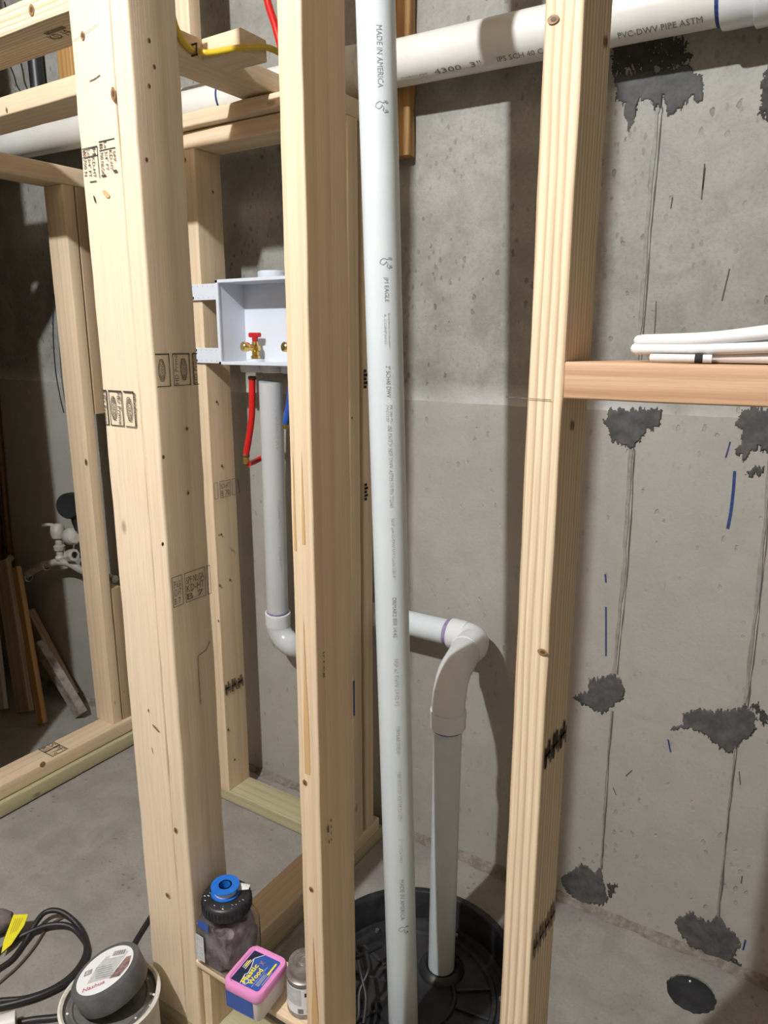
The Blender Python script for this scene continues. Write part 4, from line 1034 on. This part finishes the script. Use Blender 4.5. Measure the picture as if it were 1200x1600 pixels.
o = tube('extension_cord', smooth_path(fl([(22, 1600), (50, 1594), (80, 1591), (110, 1588), (150, 1590)])), .007, BLACK, sides=12); tag(o, 'black cord at the bottom edge beside the white roll', 'cord')
# yellow tag clipped to the cord
ty = empty('warning_tag', pZ(28, 1455, .02), 'bright yellow folded warning tag on the cord loops', 'tag')
pts = [pZ(21, 1430, .040), pZ(44, 1429, .036), pZ(38, 1446, .030), pZ(18, 1476, .020), pZ(2, 1490, .016), pZ(6, 1470, .024)]
poly_prism('tag_sheet', pts, (0, 0, 1), .0012, YTAG, ty)
pr = Print(lambda u, v: (pts[0].lerp(pts[1], u)).lerp(pts[4].lerp(pts[3], u), v)+Vector((0, 0, .0016)))
for k in range(4): pr.rect(.22+k*.17, .12, .28+k*.17, .55)
pr.done('tag_lines', mat('tag_print', (.45, .40, .02), .6), ty)
# power tool head just in frame
tb = empty('cordless_tool', pZ(-6, 1440, 0), 'dark grey tool mostly out of frame beside the yellow tag', 'tool')
c_ = pZ(-17, 1444, .03)
fin('tool_body', lathe_bm([(0, -.05), (.020, -.048), (.028, -.03), (.030, .01), (.026, .03), (.018, .042), (.012, .05), (0, .05)], 20, Matrix.Translation(c_) @ zto((.6, .7, .1)).to_4x4()), CLOTH, tb, True)
lathe('tool_band', [(.0285, -.006), (.0312, -.005), (.0312, .006), (.0285, .007)], c_+Vector((.004, .004, 0)), BLACKP, tb, 20, zto((.6, .7, .1)))
fin('tool_handle', tube_bm(smooth_path([c_+Vector((-.01, -.01, -.005)), c_+Vector((-.03, -.05, -.012)), c_+Vector((-.05, -.09, -.016))]), .0125, 12), BLACKP, tb, True)
lathe('tool_badge', [(0, .0015), (.009, .001), (.010, 0)], c_+Vector((.012, -.012, .0245)), LWHITE, tb, 16, zto((.35, -.35, .9)))
# white roll at the very corner
c_ = pZ(8, 1602, .021)
wr = empty('white_tape_roll', c_, 'white tape roll lying on its side at the lower left corner', 'tape')
ax = Vector((.55, .83, 0)).normalized()
lathe('roll_winding', [(.010, -.02), (.020, -.02), (.021, -.019), (.021, .019), (.020, .02), (.010, .02), (.010, -.02)], c_, WHITEC, wr, 28, zto(ax))
lathe('roll_core', [(.0085, -.0195), (.0098, -.0195), (.0098, .0195), (.0085, .0195), (.0085, -.0195)], c_, CLOTH, wr, 24, zto(ax))

# ================================================================ white cable on the block
wc = empty('white_cable', (-.13, .795, 1.327), 'folded coil of white cable lying on the reddish block', 'cable')
ZB = 1.3265; rr = .0052
def cpath(y, z, xl, turn, lift):
    L = lambda x: lift*max(0, x+.155)**1.3
    pts = [(x, y+.006*math.sin(x*9), z+L(x)) for x in (.16, .10, .05, 0, -.05, -.10, -.14)]
    pts += [(xl+.014, y, z), (xl+.004, y+turn*.15, z), (xl, y+turn*.5, z+.0008), (xl+.004, y+turn*.85, z+.0016), (xl+.014, y+turn, z+.002)]
    return pts+[(x, y+turn+.004*math.sin(x*11), z+.002+L(x)*1.25) for x in (-.13, -.09, -.04, .02, .08, .16)]
for k, (y, z, xl, turn, lift) in enumerate(((.777, ZB+.0125, -.198, .011, .075), (.779, ZB+.0205, -.196, .0115, .19), (.783, ZB+.0056, -.183, .012, .0), (.803, ZB+.0150, -.190, .011, .05), (.806, ZB+.0056, -.175, .011, .0))):
    tube('cable_fold', smooth_path(cpath(y, z, xl, turn, lift), 4), rr, WHITEC, wc, 12, 1.0)
tube('cable_end', smooth_path([(-.178, .764, ZB+.0045), (-.16, .763, ZB+.0045), (-.14, .764, ZB+.0044), (-.122, .766, ZB+.0044)]), .0040, WHITEC, wc, 12)
tube('cut_end_band', [(-.137, .7642, ZB+.0044), (-.130, .765, ZB+.0044)], .0043, CHAR, wc, 12)

# ================================================================ far left utility corner
wm = empty('water_main', pY(60, 890, 1.47), 'grey water service pipe with valve fittings on the wall at far left', 'plumbing')
q = [pY(x, y, 1.47) for x, y in ((-40, 922), (0, 912), (30, 904), (62, 886), (80, 880), (96, 878), (112, 882), (132, 893), (180, 905))]
tube('service_pipe', smooth_path(q), .013, GALV, wm, 16)
c_ = pY(95, 875, 1.47)
lathe('valve_body', [(0, 0), (.016, .002), (.018, .012), (.013, .018), (.013, .034), (.019, .038), (.020, .052), (.013, .058), (.012, .078), (.022, .084), (.026, .105), (.022, .125), (.014, .132), (0, .134)], c_, GALV, wm, 20)
c2_ = pY(112, 838, 1.47); lathe('meter_body', [(0, -.04), (.024, -.036), (.03, -.015), (.03, .02), (.022, .036), (0, .04)], c2_, GALV, wm, 20, zto((1, -.3, .2)))
c3_ = pY(112, 868, 1.46); lathe('union_nut', [(.012, -.018), (.022, -.016), (.022, .016), (.012, .018)], c3_, GALV, wm, 8, zto((1, 0, .3)))
c4_ = pY(88, 822, 1.47); tube('valve_lever', smooth_path([c4_, c4_+Vector((-.025, -.01, .004)), c4_+Vector((-.05, -.02, .0))]), .006, GALV, wm, 10)
for x, y in ((42, 902), (70, 884)): 
    p = pY(x, y, 1.47); lathe('pipe_coupling', [(.013, -.014), (.0165, -.012), (.0165, .012), (.013, .014)], p, GALV, wm, 16, zto((1, 0, .12)))
gm = empty('meter_register', pY(107, 788, 1.44), 'round black meter head just left of the far left jamb', 'meter')
c_ = pY(110, 790, 1.45)
lathe('register_case', [(0, -.03), (.040, -.03), (.044, -.02), (.044, .012), (.040, .018), (.036, .016), (0, .016)], c_, mat('matte_black', (.006, .006, .007), .9), gm, 32, zto((.45, -.85, .1)))
tube('register_neck', [c_+Vector((0, .01, -.02)), c_+Vector((.004, .015, -.06)), c_+Vector((.008, .02, -.085))], .016, BLACKP, gm, 16)
gp = empty('grey_conduit', pY(100, 600, 1.515), 'grey conduit upright on the wall beside the far left jamb', 'pipe')
q0 = pY(84, 360, 1.515)
cyl('conduit_body', (q0.x, 1.515, .86), (q0.x, 1.515, 1.85), .013, GREYPIPE, gp, 16)
fin('conduit_coupling', hub_bm((q0.x, 1.515, .905), (q0.x, 1.515, .945), .016), GREYPIPE, gp, True)
tube('loose_wire', smooth_path([pY(84, 460, 1.51), pY(83, 520, 1.50), pY(87, 580, 1.50), pY(95, 625, 1.505), pY(100, 645, 1.51)]), .002, BLACK, gp, 8)
cpz = empty('copper_risers', pY(8, 800, 1.49), 'two old copper risers on the wall at the far left edge', 'pipe')
for xa, xb in ((4, 18), (-8, 4)):
    a, b = pY(xa, 740, 1.520), pY(xb, 905, 1.518)
    dv = (a-b).normalized(); cyl('riser', b, b+dv*1.1, .012, COPPER, cpz, 16)
c_ = pY(16, 872, 1.51); lathe('riser_valve', [(0, -.016), (.012, -.014), (.014, 0), (.012, .014), (0, .016)], c_, GALV, cpz, 12, zto((1, -.6, 0)))
def leaner(name, bx, by, tx, ty_, Yt, wd, th_, m, label, twist=None):
    b, t_ = pZ(bx, by, .002), pY(tx, ty_, Yt); d = (t_-b); L = d.length; d.normalize()
    sd_ = Vector((1, 0, 0)); sd_ = (sd_-d*sd_.dot(d)).normalized(); nn = d.cross(sd_)
    bm = box_bm((-wd/2, -th_/2, 0), (wd/2, th_/2, L), .0015, 1)
    me = bpy.data.meshes.new(name); bmesh.ops.recalc_face_normals(bm, faces=bm.faces); bm.to_mesh(me); bm.free(); o = link(name, me, m)
    M4 = Matrix((sd_, nn, d)).transposed().to_4x4(); M4.translation = b+Vector((0, 0, th_*.5)); o.matrix_basis = M4
    return tag(o, label, 'lumber')
leaner('leaning_board', 40, 1116, 4, 880, 1.44, .085, .019, DUSKY, 'pine board leaning on the wall left of the orange batten')
leaner('leaning_board', 0, 1112, -30, 840, 1.44, .09, .015, mat('white_trim', (.52, .50, .47), .5), 'pale trim board leaning at the very left edge')
leaner('leaning_batten', 67, 1134, 26, 890, 1.425, .034, .02, AMBER, 'narrow orange batten leaning in front of the dark wall at far left')
leaner('leaning_stick', 116, 1092, 46, 960, 1.50, .036, .03, DUSKY, 'stick slanting to the right on the floor at far left')
leaner('leaning_stick', 128, 1122, 60, 1010, 1.41, .05, .03, mottled('dirty_timber', (.30, .27, .24), (.16, .13, .11), .8, 30, .3), 'dirty grey stick lying low behind the far left sill')
# things seen between the plates at upper left
q0 = pY(56, 118, 1.505)
o = cyl('black_pipe', (q0.x, 1.508, 1.985), (q0.x, 1.508, CEIL-.005), .022, BLACKP, None, 20); tag(o, 'black upright pipe seen between the plates at upper left', 'pipe')
for xa, ya, xb, yb, lab in ((18, 108, 37, 152, 'left of two thin dark wires on the wall at upper left'), (33, 100, 46, 148, 'right of two thin dark wires on the wall at upper left')):
    a, b = pY(xa, ya, 1.532), pY(xb, yb, 1.532); mid = (a+b)/2+Vector((-.006, 0, -.004))
    top_ = a+(a-b)*2; o = tube('thin_wire', smooth_path([top_, a, mid, b, b+(b-a)*.8]), .0022, BLACK, sides=8); tag(o, lab, 'wire')
